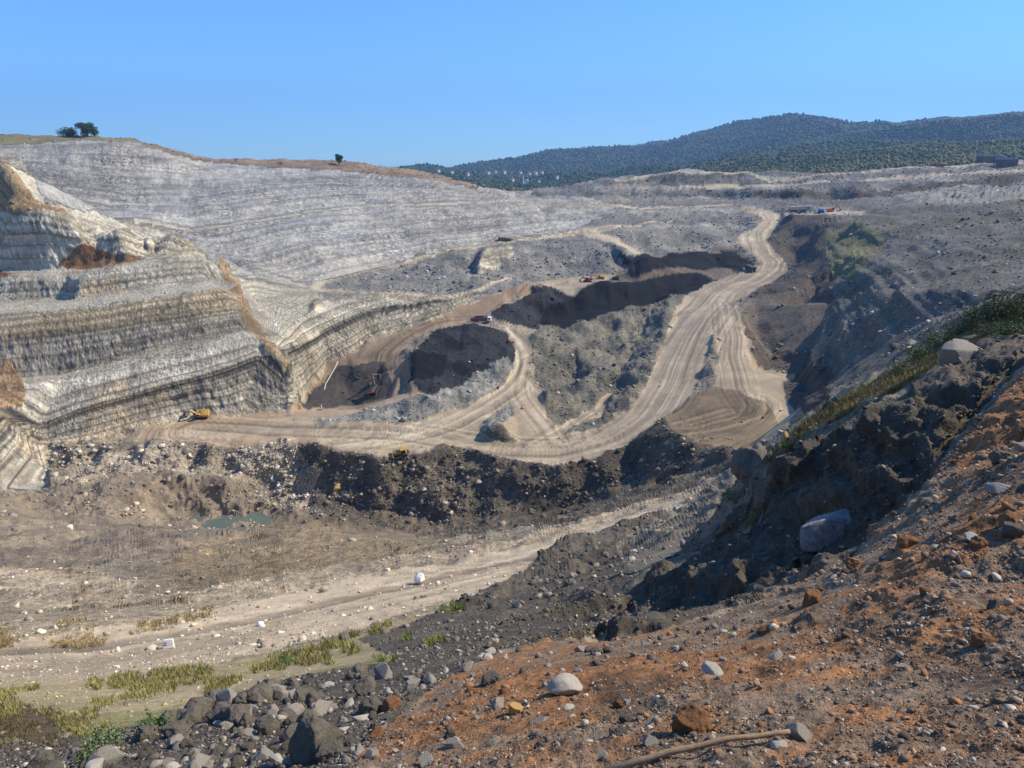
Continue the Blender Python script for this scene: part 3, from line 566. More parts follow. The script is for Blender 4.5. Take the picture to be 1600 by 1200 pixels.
# ------------------------------------------------------------------ meshes of the ground
def mat(name, rough=.9, attr='Col', tint=None, nscale=(1.3, 9.0), var=.5, bump=.5, bdist=.15, spec=.25):
    m = bpy.data.materials.new(name); m.use_nodes = True; N = m.node_tree.nodes; Lk = m.node_tree.links
    b = N['Principled BSDF']; b.inputs['Roughness'].default_value = rough; b.inputs['Specular IOR Level'].default_value = spec
    tcn = N.new('ShaderNodeTexCoord'); n1 = N.new('ShaderNodeTexNoise'); n1.inputs['Scale'].default_value = nscale[0]; n1.inputs['Detail'].default_value = 9; n1.inputs['Roughness'].default_value = .68
    n2 = N.new('ShaderNodeTexNoise'); n2.inputs['Scale'].default_value = nscale[1]; n2.inputs['Detail'].default_value = 4; n2.inputs['Roughness'].default_value = .6
    Lk.new(tcn.outputs['Object'], n1.inputs['Vector']); Lk.new(tcn.outputs['Object'], n2.inputs['Vector'])
    ad = N.new('ShaderNodeMath'); ad.operation = 'ADD'; Lk.new(n1.outputs['Fac'], ad.inputs[0]); Lk.new(n2.outputs['Fac'], ad.inputs[1])
    mr = N.new('ShaderNodeMapRange'); mr.inputs['From Min'].default_value = .7; mr.inputs['From Max'].default_value = 1.3; mr.inputs['To Min'].default_value = 1 - var; mr.inputs['To Max'].default_value = 1 + var
    Lk.new(ad.outputs[0], mr.inputs['Value'])
    if tint is None: c = N.new('ShaderNodeAttribute'); c.attribute_name = attr; co = c.outputs['Color']
    else: c = N.new('ShaderNodeRGB'); c.outputs[0].default_value = (*tint, 1); co = c.outputs[0]
    mx_ = N.new('ShaderNodeVectorMath'); mx_.operation = 'MULTIPLY'; Lk.new(co, mx_.inputs[0]); Lk.new(mr.outputs[0], mx_.inputs[1]); Lk.new(mx_.outputs[0], b.inputs['Base Color'])
    if bump:
        bp = N.new('ShaderNodeBump'); bp.inputs['Strength'].default_value = bump; bp.inputs['Distance'].default_value = bdist; Lk.new(n1.outputs['Fac'], bp.inputs['Height']); Lk.new(bp.outputs[0], b.inputs['Normal'])
    return m
def face_mat():
    m = mat('marl', var=.25, nscale=(.6, 2.5), bump=.6, bdist=.5); N = m.node_tree.nodes; Lk = m.node_tree.links; b = N['Principled BSDF']
    a = N.new('ShaderNodeAttribute'); a.attribute_name = 'Flute'; n1 = N.new('ShaderNodeTexNoise'); n1.inputs['Scale'].default_value = 1.5; n1.inputs['Detail'].default_value = 3; n1.inputs['Roughness'].default_value = .6; Lk.new(a.outputs['Vector'], n1.inputs['Vector'])
    t = N.new('ShaderNodeAttribute'); t.attribute_name = 'Strat'; n2 = N.new('ShaderNodeTexNoise'); n2.noise_dimensions = '1D'; n2.inputs['Scale'].default_value = 1.1; n2.inputs['Detail'].default_value = 5; n2.inputs['Roughness'].default_value = .75; Lk.new(t.outputs['Fac'], n2.inputs['W'])
    def rng_(o, lo, hi, a0, a1): r = N.new('ShaderNodeMapRange'); r.inputs['From Min'].default_value = lo; r.inputs['From Max'].default_value = hi; r.inputs['To Min'].default_value = a0; r.inputs['To Max'].default_value = a1; Lk.new(o, r.inputs['Value']); return r.outputs[0]
    f1 = rng_(n1.outputs['Fac'], .32, .68, .52, 1.34); f2 = rng_(n2.outputs['Fac'], .3, .7, .74, 1.2)
    mm = N.new('ShaderNodeMath'); mm.operation = 'MULTIPLY'; Lk.new(f1, mm.inputs[0]); Lk.new(f2, mm.inputs[1])
    n3 = N.new('ShaderNodeTexNoise'); n3.inputs['Scale'].default_value = .035; n3.inputs['Detail'].default_value = 4; tc_ = N.new('ShaderNodeTexCoord'); Lk.new(tc_.outputs['Object'], n3.inputs['Vector']); wv_ = rng_(n3.outputs['Fac'], .38, .6, .15, 1.25)
    sb = N.new('ShaderNodeMath'); sb.operation = 'SUBTRACT'; sb.inputs[1].default_value = 1; Lk.new(mm.outputs[0], sb.inputs[0]); ma = N.new('ShaderNodeMath'); ma.operation = 'MULTIPLY_ADD'; ma.inputs[2].default_value = 1; Lk.new(sb.outputs[0], ma.inputs[0]); Lk.new(wv_, ma.inputs[1]); mm = ma
    src = b.inputs['Base Color'].links[0].from_socket; v = N.new('ShaderNodeVectorMath'); v.operation = 'MULTIPLY'; Lk.new(src, v.inputs[0]); Lk.new(mm.outputs[0], v.inputs[1]); Lk.new(v.outputs[0], b.inputs['Base Color'])
    bp = N.new('ShaderNodeBump'); bp.inputs['Strength'].default_value = 1; bp.inputs['Distance'].default_value = .9; Lk.new(n1.outputs['Fac'], bp.inputs['Height']); old = b.inputs['Normal'].links[0].from_socket; Lk.new(old, bp.inputs['Normal']); Lk.new(bp.outputs[0], b.inputs['Normal']); return m
GM = {'terrain': mat('broken_ground', bump=1.0, bdist=1.1, nscale=(.45, 2.6), var=.62), 'near_slope': mat('near_ground', bump=.9, bdist=.16, nscale=(3.0, 26), var=.55), 'dirt_track': mat('dry_dirt', var=.25, bump=.5, bdist=.1), 'pit_floor': mat('mud', bump=.9, bdist=.7, var=.45, nscale=(.5, 3)),
      'haul_road': mat('packed_dirt', var=.14, nscale=(.5, 2.5), bump=.3, bdist=.1), 'quarry_face': face_mat(), 'coal_seam': mat('coal', rough=.9, bump=.9, bdist=.5, spec=.12), 'hills': mat('hill_soil', var=.3, nscale=(.1, .5), bump=0)}
colr = np.ones((len(X_), 4), np.float32); colr[:, :3] = col
idx = np.arange(NT * NRow).reshape(NT, NRow)
quad = np.stack([idx[:-1, :-1], idx[1:, :-1], idx[1:, 1:], idx[:-1, 1:]], -1).reshape(-1, 4)
ON = sorted(set(v[4] for v in ZD.values())); zo = np.array([ON.index(ZD[k][4]) for k in ZN])[zone]
# remove specks: the object a face belongs to follows the local majority
zf = zo.reshape(NT, NRow); cnt = [blur((zf == i).astype(np.float32), 3, 0) for i in range(len(ON))]; cnt = [blur(c, 3, 1) for c in cnt]; fo = np.argmax(np.stack(cnt), 0).ravel()[quad[:, 0]]
def grid_mesh(name, faces):
    u, inv = np.unique(faces, return_inverse=True); inv = inv.reshape(faces.shape)
    me = bpy.data.meshes.new(name); me.vertices.add(len(u)); me.loops.add(inv.size); me.polygons.add(len(inv))
    me.vertices.foreach_set('co', np.stack([PX[u], PY[u], PZ[u]], 1).astype(np.float32).ravel())
    me.loops.foreach_set('vertex_index', inv.ravel().astype(np.int32))
    me.polygons.foreach_set('loop_start', np.arange(0, inv.size, 4, dtype=np.int32))
    me.polygons.foreach_set('use_smooth', np.ones(len(inv), bool))
    me.update(calc_edges=True)
    a = me.color_attributes.new('Col', 'FLOAT_COLOR', 'POINT'); a.data.foreach_set('color', colr[u].ravel())
    if name == 'quarry_face':
        a = me.attributes.new('Flute', 'FLOAT_VECTOR', 'POINT'); a.data.foreach_set('vector', flute[u].ravel()); a = me.attributes.new('Strat', 'FLOAT', 'POINT'); a.data.foreach_set('value', SS[u].astype(np.float32))
    o = bpy.data.objects.new(name, me); COL.objects.link(o); return o
for i, nme in enumerate(ON):
    f = quad[fo == i]
    if len(f):
        o = grid_mesh(nme, f); o['kind'] = 'structure'; o.data.materials.append(GM[nme])
print('ground', time.time() - T0)
#@@OBJECTS
# ------------------------------------------------------------------ helpers for things
import bmesh
rnd = random.Random(11)
def tag(o, label=None, cat=None, group=None, kind=None):
    if label: o['label'] = label
    if cat: o['category'] = cat
    if group: o['group'] = group
    if kind: o['kind'] = kind
    return o
def empty(name, loc, rz=0, sc=1, tilt=None):
    o = bpy.data.objects.new(name, None); COL.objects.link(o); o.location = loc; o.rotation_euler = (0, 0, rz); o.scale = (sc,) * 3
    if tilt is not None: o.rotation_mode = 'QUATERNION'; o.rotation_quaternion = tilt @ Matrix.Rotation(rz, 3, 'Z').to_quaternion()
    o.empty_display_size = .2; return o
def mesh_obj(name, bm, m, parent=None, smooth=False, bevel=0):
    if bevel: bmesh.ops.bevel(bm, geom=[e for e in bm.edges if e.calc_face_angle(0) > .5], offset=bevel, segments=1, affect='EDGES', clamp_overlap=True)
    me = bpy.data.meshes.new(name); bm.to_mesh(me); bm.free(); me.materials.append(m)
    if smooth: me.polygons.foreach_set('use_smooth', np.ones(len(me.polygons), bool))
    o = bpy.data.objects.new(name, me); COL.objects.link(o); o.parent = parent; return o
def raw_obj(name, V, Fc, m, parent=None, colv=None, smooth=False, nvf=None):
    me = bpy.data.meshes.new(name); n = Fc.shape[1]
    me.vertices.add(len(V)); me.loops.add(Fc.size); me.polygons.add(len(Fc))
    me.vertices.foreach_set('co', V.astype(np.float32).ravel()); me.loops.foreach_set('vertex_index', Fc.astype(np.int32).ravel())
    me.polygons.foreach_set('loop_start', np.arange(0, Fc.size, n, dtype=np.int32))
    if smooth: me.polygons.foreach_set('use_smooth', np.ones(len(Fc), bool))
    me.update(calc_edges=True)
    if colv is not None:
        a = me.color_attributes.new('Col', 'FLOAT_COLOR', 'POINT'); c4 = np.ones((len(V), 4), np.float32); c4[:, :3] = colv; a.data.foreach_set('color', c4.ravel())
    me.materials.append(m); o = bpy.data.objects.new(name, me); COL.objects.link(o); o.parent = parent; return o
def bx(bm, c, s, rx=0, ry=0, rz=0, taper=None):
    M = Matrix.Translation(c) @ Matrix.Rotation(rz, 4, 'Z') @ Matrix.Rotation(ry, 4, 'Y') @ Matrix.Rotation(rx, 4, 'X') @ Matrix.Diagonal((*s, 1))
    r = bmesh.ops.create_cube(bm, size=1, matrix=Matrix.Identity(4))
    for v in r['verts']:
        if taper and v.co.z > 0: v.co.x *= taper[0]; v.co.y *= taper[1]
        v.co = M @ v.co
    return r['verts']
def cy(bm, a, b, r1, r2=None, n=12):
    a = Vector(a); b = Vector(b); d = b - a; M = Matrix.Translation((a + b) / 2) @ d.to_track_quat('Z', 'Y').to_matrix().to_4x4()
    bmesh.ops.create_cone(bm, cap_ends=True, segments=n, radius1=r1, radius2=r1 if r2 is None else r2, depth=d.length, matrix=M)
def prism(bm, pts, y0, y1):        # profile in x,z pulled along y
    a = [bm.verts.new((x, y0, z)) for x, z in pts]; b = [bm.verts.new((x, y1, z)) for x, z in pts]; n = len(pts)
    bm.faces.new(a); bm.faces.new(b[::-1])
    for i in range(n): bm.faces.new((a[i], b[i], b[(i + 1) % n], a[(i + 1) % n]))
    bmesh.ops.recalc_face_normals(bm, faces=bm.faces)
def pm(name, c, rough=.5, var=.18, spec=.4, metal=0, bump=.1, ns=(1.0, 6.0), bd=.02):
    m = mat(name, rough, tint=c, nscale=ns, var=var, bump=bump, bdist=bd, spec=spec); m.node_tree.nodes['Principled BSDF'].inputs['Metallic'].default_value = metal; return m
M_yel = pm('dusty_yellow_paint', srgb(196,152,70), .7, .4); M_red = pm('red_paint', srgb(158,62,52), .7, .3); M_org = pm('orange_paint', srgb(214,112,56)); M_blk = pm('black_rubber', srgb(46,44,42), .8)
M_drk = pm('dark_steel', srgb(70,66,62), .6); M_gls = pm('cab_glass', srgb(40,50,58), .15, var=.05, spec=.8, bump=0); M_wht = pm('white_paint', srgb(222,216,206)); M_brn = pm('dusty_brown_steel', srgb(110,82,70), .7)
M_bge = pm('beige_steel', srgb(176,164,140), .7); M_blu = pm('blue_paint', srgb(70,120,170)); M_grn = pm('green_yellow_paint', srgb(160,160,70)); M_grey = pm('grey_steel', srgb(140,140,140), .5)

# ------------------------------------------------------------------ machines
def ground_at(px, py):
    p = hit(px, py); x, y, z = p; e = 2.0
    gx = float(hz(x + e, y) - hz(x - e, y)) / (2 * e); gy = float(hz(x, y + e) - hz(x, y - e)) / (2 * e)
    nrm = Vector((-gx, -gy, 1)).normalized(); return Vector(p), Vector((0, 0, 1)).rotation_difference(nrm)
def root(name, px, py, rz, sc, label, cat, group=None, dz=0):
    p, t = ground_at(px, py)
    if py < 345: t = Vector((0, 0, 1)).rotation_difference(Vector((0, 0, 1))); dz = .8
    e = empty(name, (p.x, p.y, p.z + dz), rz, sc, t); return tag(e, label, cat, group)
def tracks(r, L_, W, h, w, m=None):
    for s in (-1, 1):
        bm = bmesh.new(); n = 8; pts = []
        for i in range(n + 1): a = math.pi / 2 + math.pi * i / n; pts.append((-L_ / 2 + h / 2 + h / 2 * math.cos(a), h / 2 + h / 2 * math.sin(a)))
        for i in range(n + 1): a = -math.pi / 2 + math.pi * i / n; pts.append((L_ / 2 - h / 2 + h / 2 * math.cos(a), h / 2 + h / 2 * math.sin(a)))
        prism(bm, pts, s * W / 2 - w / 2, s * W / 2 + w / 2); t = mesh_obj('track', bm, m or M_blk, r)
        for i in range(5):
            x = -L_ / 2 + h / 2 + (L_ - h) * i / 4; bm = bmesh.new(); cy(bm, (x, s * (W / 2 + w / 2 - .05), h * .45), (x, s * (W / 2 + w / 2 + .04), h * .45), h * .3); mesh_obj('track_roller', bm, M_drk, t)
def excavator(name, px, py, rz, sc, label, cat, body, boomc, boom=((1.6, 1.9), (4.4, 4.6), (7.2, 2.4), (6.6, .7)), cw=None, group=None):
    r = root(name, px, py, rz, sc, label, cat, group)       # faces +x
    tracks(r, 4.6, 2.6, .95, .6)
    bm = bmesh.new(); bx(bm, (0, 0, 1.05), (1.9, 1.7, .3)); mesh_obj('undercarriage', bm, M_drk, r)
    bm = bmesh.new(); bx(bm, (-.5, 0, 1.35), (3.9, 2.7, .3)); bx(bm, (-1.1, -.0, 1.95), (2.3, 2.6, .95)); bx(bm, (.9, -.85, 1.8), (1.5, .9, .6)); bx(bm, (-.9, .3, 2.5), (.9, .9, .18)); mesh_obj('house', bm, body, r, bevel=.06)
    bm = bmesh.new(); bx(bm, (-2.55, 0, 1.85), (.8, 2.75, 1.15)); c = mesh_obj('counterweight', bm, cw or body, r, bevel=.18)
    if cw: bm = bmesh.new(); bx(bm, (-2.965, 0, 1.9), (.03, 2.5, .22)); mesh_obj('white_stripe', bm, M_wht, c)
    bm = bmesh.new(); bx(bm, (.85, .85, 2.3), (1.5, 1.0, 1.6), taper=(.85, .95)); cab = mesh_obj('cab', bm, body, r, bevel=.05)
    for c_0, s_0 in (((1.58, .85, 2.45), (.06, .84, 1.0)), ((.85, 1.36, 2.5), (1.1, .04, .8)), ((.85, .34, 2.5), (1.1, .04, .8))): bm = bmesh.new(); bx(bm, c_0, s_0); mesh_obj('window', bm, M_gls, cab)
    bm = bmesh.new(); cy(bm, (-1.2, -.7, 2.4), (-1.2, -.7, 3.0), .09); mesh_obj('exhaust_pipe', bm, M_drk, r)
    (x0, z0), (x1, z1), (x2, z2), (x3, z3) = boom
    def arm(nm, a, b, h0, h1, w_, m_):
        bm = bmesh.new(); dx, dz = b[0] - a[0], b[1] - a[1]; l = math.hypot(dx, dz); nx_, nz_ = -dz / l, dx / l; mxx, mz = (a[0] + b[0]) / 2, (a[1] + b[1]) / 2
        prism(bm, [(a[0] - nx_ * h0, a[1] - nz_ * h0), (mxx - nx_ * h1, mz - nz_ * h1), (b[0] - nx_ * h0 * .7, b[1] - nz_ * h0 * .7), (b[0] + nx_ * h0 * .7, b[1] + nz_ * h0 * .7), (mxx + nx_ * h1, mz + nz_ * h1), (a[0] + nx_ * h0, a[1] + nz_ * h0)], -w_ / 2, w_ / 2); return mesh_obj(nm, bm, m_, r)
    b1 = arm('boom', (x0, z0), (x1, z1), .2, .36, .5, boomc); arm('stick', (x1 - .3, z1 + .3), (x2, z2), .2, .26, .4, boomc)
    for aa, bb in (((x0 + .3, .32, z0 - .2), ((x0 + x1) / 2, .32, (z0 + z1) / 2)), ((x0 + .3, -.32, z0 - .2), ((x0 + x1) / 2, -.32, (z0 + z1) / 2)), (((x0 + x1) / 2, 0, (z0 + z1) / 2 + .4), (x1 + .2, 0, z1 + .7))):
        bm = bmesh.new(); cy(bm, aa, bb, .09); mesh_obj('hydraulic_cylinder', bm, M_grey, b1)
    bm = bmesh.new(); prism(bm, [(x2 - .25, z2 + .2), (x2 + .5, z2), (x2 + .35, z2 - .8), (x3 + .1, z3 - .1), (x3 - .6, z3 + .1), (x3 - .5, z3 + .4), (x2 - .1, z2 - .5)], -.7, .7); mesh_obj('bucket', bm, M_drk, r)
    return r
def dozer(name, px, py, rz, sc, label, cat, body):
    r = root(name, px, py, rz, sc, label, cat)
    tracks(r, 4.4, 2.2, 1.15, .62)
    bm = bmesh.new(); bx(bm, (.9, 0, 1.45), (2.3, 1.3, 1.1), taper=(.96, .85)); bx(bm, (-.9, 0, 1.0), (2.6, 1.5, .7)); mesh_obj('hood', bm, body, r, bevel=.06)
    bm = bmesh.new(); bx(bm, (-.9, 0, 2.1), (1.5, 1.5, 1.5), taper=(.85, .85)); cab = mesh_obj('cab', bm, M_drk, r, bevel=.04)
    for c_0, s_0 in (((-.9, .74, 2.2), (1.1, .03, .8)), ((-.9, -.74, 2.2), (1.1, .03, .8)), ((-.17, 0, 2.2), (.03, 1.1, .8))): bm = bmesh.new(); bx(bm, c_0, s_0); mesh_obj('window', bm, M_gls, cab)
    bm = bmesh.new(); bx(bm, (-.9, 0, 3.0), (2.0, 1.9, .12)); mesh_obj('roof', bm, body, cab, bevel=.03)
    for sx in (-1.65, -.1):
        for sy in (-.8, .8): bm = bmesh.new(); cy(bm, (sx, sy, 1.4), (sx, sy, 2.95), .06); mesh_obj('cab_post', bm, body, cab)
    bm = bmesh.new(); pts = [(3.0 - .25 * math.cos(a) - (.1 if k else 0), .75 + .72 * math.sin(a)) for k, rg in ((0, (-1.2, -.6, 0, .6, 1.2)), (1, (1.2, .6, 0, -.6, -1.2))) for a in rg]; prism(bm, pts, -1.9, 1.9); mesh_obj('blade', bm, body, r)
    for s in (-1, 1): bm = bmesh.new(); cy(bm, (0, s * 1.5, .7), (2.8, s * 1.5, .5), .12); mesh_obj('push_arm', bm, body, r)
    bm = bmesh.new(); cy(bm, (.9, .35, 1.9), (.9, .35, 2.6), .08); mesh_obj('exhaust_pipe', bm, M_drk, r)
    bm = bmesh.new(); bx(bm, (-2.5, 0, .9), (.5, .9, .9)); cy(bm, (-2.8, 0, 1.2), (-3.1, 0, .1), .1, .04); mesh_obj('ripper', bm, M_drk, r); return r
def truck(name, px, py, rz, sc, label, cat, cabc, bodyc, length=8.5, load=None):
    r = root(name, px, py, rz, sc, label, cat)
    h = length / 2
    bm = bmesh.new(); bx(bm, (0, 0, 1.05), (length - .4, .9, .3)); mesh_obj('chassis', bm, M_drk, r)
    bm = bmesh.new(); bx(bm, (h - .9, 0, 1.9), (1.8, 2.4, 1.9), taper=(.88, .95)); cab = mesh_obj('cab', bm, cabc, r, bevel=.1)
    for c_0, s_0 in (((h - .12, 0, 2.25), (.06, 2.0, .75)), ((h - .8, 1.2, 2.25), (.9, .05, .6)), ((h - .8, -1.2, 2.25), (.9, .05, .6))): bm = bmesh.new(); bx(bm, c_0, s_0); mesh_obj('window', bm, M_gls, cab)
    bm = bmesh.new(); prism(bm, [(-h - .4, 1.5), (-h + .3, 1.25), (h - 2.0, 1.25), (h - 2.0, 3.0), (h - 1.4, 3.2), (h - 1.4, 3.3), (h - 2.3, 3.15), (-h - .5, 2.75)], -1.3, 1.3); d_ = mesh_obj('dump_body', bm, bodyc, r)
    for i in range(5):
        x = -h + .4 + i * (length - 3.1) / 4
        for s in (-1, 1): bm = bmesh.new(); bx(bm, (x, s * 1.33, 2.1), (.12, .08, 1.5)); mesh_obj('side_rib', bm, bodyc, d_)
    if load: bm = bmesh.new(); bx(bm, (-.8, 0, 3.05), (length - 3.6, 2.2, .6), taper=(.5, .4)); mesh_obj('load', bm, load, d_, smooth=False)
    for x in (h - 1.3, -h + 2.2, -h + .9):
        for s in (-1, 1):
            bm = bmesh.new(); cy(bm, (x, s * .85, .58), (x, s * 1.3, .58), .58, n=16); wl = mesh_obj('wheel', bm, M_blk, r)
            bm = bmesh.new(); cy(bm, (x, s * 1.28, .58), (x, s * 1.34, .58), .27, n=12); mesh_obj('rim', bm, M_grey, wl)
    return r
excavator('excavator', 316, 651, R(188), 1.05, 'yellow excavator on the tan flat at the foot of the striped cliff', 'excavator', M_yel, M_yel, boom=((1.6, 1.9), (3.6, 3.6), (5.6, 1.9), (5.4, .5)))
dozer('bulldozer', 626, 711, R(200), .98, 'small yellow bulldozer with dark cab at the edge of the rubble slope', 'bulldozer', M_yel)
truck('dump_truck', 753, 505, R(-6), 1.12, 'dark dump truck with pale cab where the two dirt roads meet', 'truck', M_wht, M_brn, 9.0, GM['coal_seam'])
excavator('excavator', 586, 612, R(72), 1.15, 'excavator with red counterweight and white stripe down in the dark pit', 'excavator', M_drk, M_brn, cw=M_red, boom=((1.6, 1.9), (4.4, 4.9), (6.8, 2.8), (6.2, 1.1)))
excavator('loader', 918, 441, R(200), 1.0, 'reddish excavator on the pale bench above the black coal face', 'excavator', M_red, M_red, boom=((1.6, 1.9), (3.4, 3.2), (5.2, 1.7), (5, .5))).name = 'excavator'
excavator('excavator', 938, 437, R(175), .95, 'yellow excavator between the reddish one and the upright drill rig', 'excavator', M_yel, M_yel, boom=((1.6, 1.9), (4.2, 2.7), (6.4, 2.2), (6.4, .8)))
r = root('drill_rig', 962, 438, R(10), 1.1, 'drill rig with upright yellow green mast above the black coal face', 'drill rig')
tracks(r, 3.6, 2.2, .8, .5); bm = bmesh.new(); bx(bm, (-.2, 0, 1.5), (3.2, 2.0, 1.2)); mesh_obj('body', bm, M_drk, r, bevel=.06)
bm = bmesh.new()
for s in (-.35, .35):
    cy(bm, (1.9, s, .4), (1.9, s, 7.4), .12)
for i in range(9): cy(bm, (1.9, -.35, .8 + i * .8), (1.9, .35, 1.2 + i * .8), .06)
mesh_obj('mast', bm, M_grn, r); bm = bmesh.new(); bx(bm, (.8, .7, 2.5), (1.0, .9, 1.2)); mesh_obj('cab', bm, M_grn, r, bevel=.05)
truck('tipper_truck', 1252, 334, R(4), 1.75, 'long beige tipper truck parked on the flat beside the orange excavator', 'truck', M_bge, M_bge, 11.0)
excavator('excavator', 1298, 334, R(-10), 1.35, 'orange excavator with bent boom on the flat below the far dump', 'excavator', M_org, M_org, boom=((1.6, 1.9), (3.0, 4.6), (5.2, 2.4), (4.9, .7)))
truck('small_truck', 1282, 335, R(80), 1.3, 'small blue truck between the beige tipper and the orange excavator', 'truck', M_blu, M_blu, 6.0)
truck('dump_truck', 788, 379, R(180), 1.15, 'dark dump truck on the narrow road under the grey back wall', 'truck', M_drk, M_brn, 8.0)
truck('dump_truck', 1172, 424, R(100), 1.25, 'dark truck beside the main haul road next to the shaded coal bank', 'truck', M_drk, M_drk, 8.0)
excavator('excavator', 1468, 262, R(170), 1.5, 'tiny orange excavator on top of the far grey dump', 'excavator', M_org, M_org, boom=((1.6, 1.9), (3.0, 3.6), (5.2, 1.9), (4.9, .6)))
excavator('excavator', 922, 432, R(30), .8, 'grey excavator standing just behind the reddish excavator', 'excavator', M_grey, M_grey, boom=((1.6, 1.9), (3.0, 4.0), (5.2, 2.2), (4.9, .8)))
# hose down the pit side
def tube(name, pts, rad, m, n=8, label=None, cat=None):
    P3 = [Vector(p) for p in pts]; bm = bmesh.new(); rings = []
    for i, p in enumerate(P3):
        d = (P3[min(i + 1, len(P3) - 1)] - P3[max(i - 1, 0)]).normalized(); qq = d.to_track_quat('Z', 'Y'); rr = rad[i] if isinstance(rad, (list, tuple)) else rad
        rings.append([bm.verts.new(p + qq @ Vector((rr * math.cos(6.2832 * k / n), rr * math.sin(6.2832 * k / n), 0))) for k in range(n)])
    for a, b in zip(rings[:-1], rings[1:]):
        for k in range(n): bm.faces.new((a[k], a[(k + 1) % n], b[(k + 1) % n], b[k]))
    bm.faces.new(rings[0][::-1]); bm.faces.new(rings[-1]); o = mesh_obj(name, bm, m, smooth=True)
    if label: tag(o, label, cat)
    return o
pts = [hit(*p) for p in ((528, 566), (523, 577), (516, 590), (509, 602), (506, 614), (503, 628), (502, 638))]
tube('drain_pipe', [(x, y, z + .35) for x, y, z in pts], .24, pm('pale_hose', srgb(196,188,170)), label='pale pipe running down the side of the dark pit', cat='pipe')

# ------------------------------------------------------------------ water
def sheet(name, poly, z, m):
    bm = bmesh.new(); vs_ = []
    for px, py in poly:
        p = P(px, py, z); vs_.append(bm.verts.new(p))
    bm.faces.new(vs_); bmesh.ops.recalc_face_normals(bm, faces=bm.faces); o = mesh_obj(name, bm, m); o['kind'] = 'structure'; return o
mw = pm('murky_water', srgb(96,104,92), .08, var=.1, spec=.6, bump=.05)
sheet('water', [(285, 836), (285, 806), (340, 796), (400, 796), (430, 812), (420, 838)], -112.0, mw)

# ------------------------------------------------------------------ rocks
def rock_proto(sub, seed, cuts=9, lump=.18, flat=.75, facet=.72, fine=0):
    bm = bmesh.new(); bmesh.ops.create_icosphere(bm, subdivisions=sub, radius=1); r_ = random.Random(seed)
    V = np.array([v.co[:] for v in bm.verts]); Fc = np.array([[v.index for v in f.verts] for f in bm.faces]); bm.free()
    V *= (1 + lump * fbm(V[:, 0] + seed * 3.3, V[:, 1], V[:, 2], .9, 2)[:, None])
    for i in range(cuts):
        n = Vector((r_.gauss(0, 1), r_.gauss(0, 1), r_.gauss(0, 1))).normalized(); n = np.array(n[:]); dd = facet * r_.uniform(.75, 1.15)
        h = V @ n; q = h > dd; V[q] -= np.outer(h[q] - dd, n) * .96
    if fine: V *= (1 + fine * fbm(V[:, 0] + seed, V[:, 1], V[:, 2], .35, 3, .6)[:, None])
    V *= np.array([1.0, r_.uniform(.7, 1), flat * r_.uniform(.75, 1.15)]); V /= np.abs(V).max(); return V, Fc
def hull_proto(seed, npt=11):
    r_ = random.Random(seed); bm = bmesh.new()
    for k in range(npt):
        v = Vector((r_.gauss(0, 1), r_.gauss(0, 1), r_.gauss(0, 1))).normalized() * r_.uniform(.75, 1); bm.verts.new((v.x, v.y * r_.uniform(.6, 1), v.z * .6))
    bmesh.ops.convex_hull(bm, input=bm.verts); bmesh.ops.delete(bm, geom=[v for v in bm.verts if not v.link_faces], context='VERTS'); bmesh.ops.triangulate(bm, faces=bm.faces)
    bm.verts.index_update(); V = np.array([v.co[:] for v in bm.verts]); Fc = np.array([[v.index for v in f.verts] for f in bm.faces]); bm.free(); return V / np.abs(V).max(), Fc
def rotm(n, gen, full=.5):
    a = gen.random(n) * 2 * np.pi; b = (gen.random(n) - .5) * full * 2; c = (gen.random(n) - .5) * full * 2
    ca, sa, cb, sb, cc, sc_ = np.cos(a), np.sin(a), np.cos(b), np.sin(b), np.cos(c), np.sin(c)
    return np.stack([np.stack([ca * cb, ca * sb * sc_ - sa * cc, ca * sb * cc + sa * sc_], -1), np.stack([sa * cb, sa * sb * sc_ + ca * cc, sa * sb * cc - ca * sc_], -1), np.stack([-sb, cb * sc_, cb * cc], -1)], 1)
def scatter(name, protos, pos, size, colr_, m, kind='stuff', full=.5, squash=None, smooth=False, gen=rng):
    VV_, FF_, CC_ = [], [], []; off = 0; pid = gen.integers(0, len(protos), len(pos)); RM = rotm(len(pos), gen, full)
    for k, (pv, pf) in enumerate(protos):
        m_ = np.where(pid == k)[0]
        if not len(m_): continue
        v = np.einsum('nij,vj->nvi', RM[m_], pv) * size[m_][:, None, None] + pos[m_][:, None, :]
        f = pf[None] + (np.arange(len(m_)) * len(pv))[:, None, None] + off
        VV_.append(v.reshape(-1, 3)); FF_.append(f.reshape(-1, pf.shape[1])); CC_.append(np.repeat(colr_[m_], len(pv), 0)); off += len(m_) * len(pv)
    o = raw_obj(name, np.concatenate(VV_), np.concatenate(FF_), m, colv=np.concatenate(CC_), smooth=smooth)
    if kind: o['kind'] = kind
    return o
P2 = [hull_proto(i, 9) for i in range(14)]; P3_ = [hull_proto(100 + i, 16) for i in range(16)]
lenp = np.sqrt(X_ ** 2 + Y_ ** 2 + Z_ ** 2); facing = -(X_ * nx + Y_ * ny + Z_ * nz) / lenp
de = np.abs(np.diff(em[:, :], axis=1)); scr = np.abs(np.gradient(GZ / GY, axis=1)).ravel(); scr = np.minimum(scr, 4e-3)
DEN = np.array([ZD[k][3] for k in ZN])[zone]; cwid = np.repeat(np.gradient(tc) / (.0015 / Q), NRow); wv = DEN * scr * (facing > .02) * (np.abs(T_) < 1.5) * (Y_ > 1.2) * cwid * np.where(np.abs(T_) < .9, 1, .5)
clump = .35 + 1.3 * sstep(-.3, .5, fbm(X_ / foot, Y_ / foot, 0 * X_ + 40, 34, 3)); wv = wv * clump * np.where(isz('clods') & (Y_ < 15), 2.2, 1)
cdf = np.cumsum(wv); cdf /= cdf[-1]
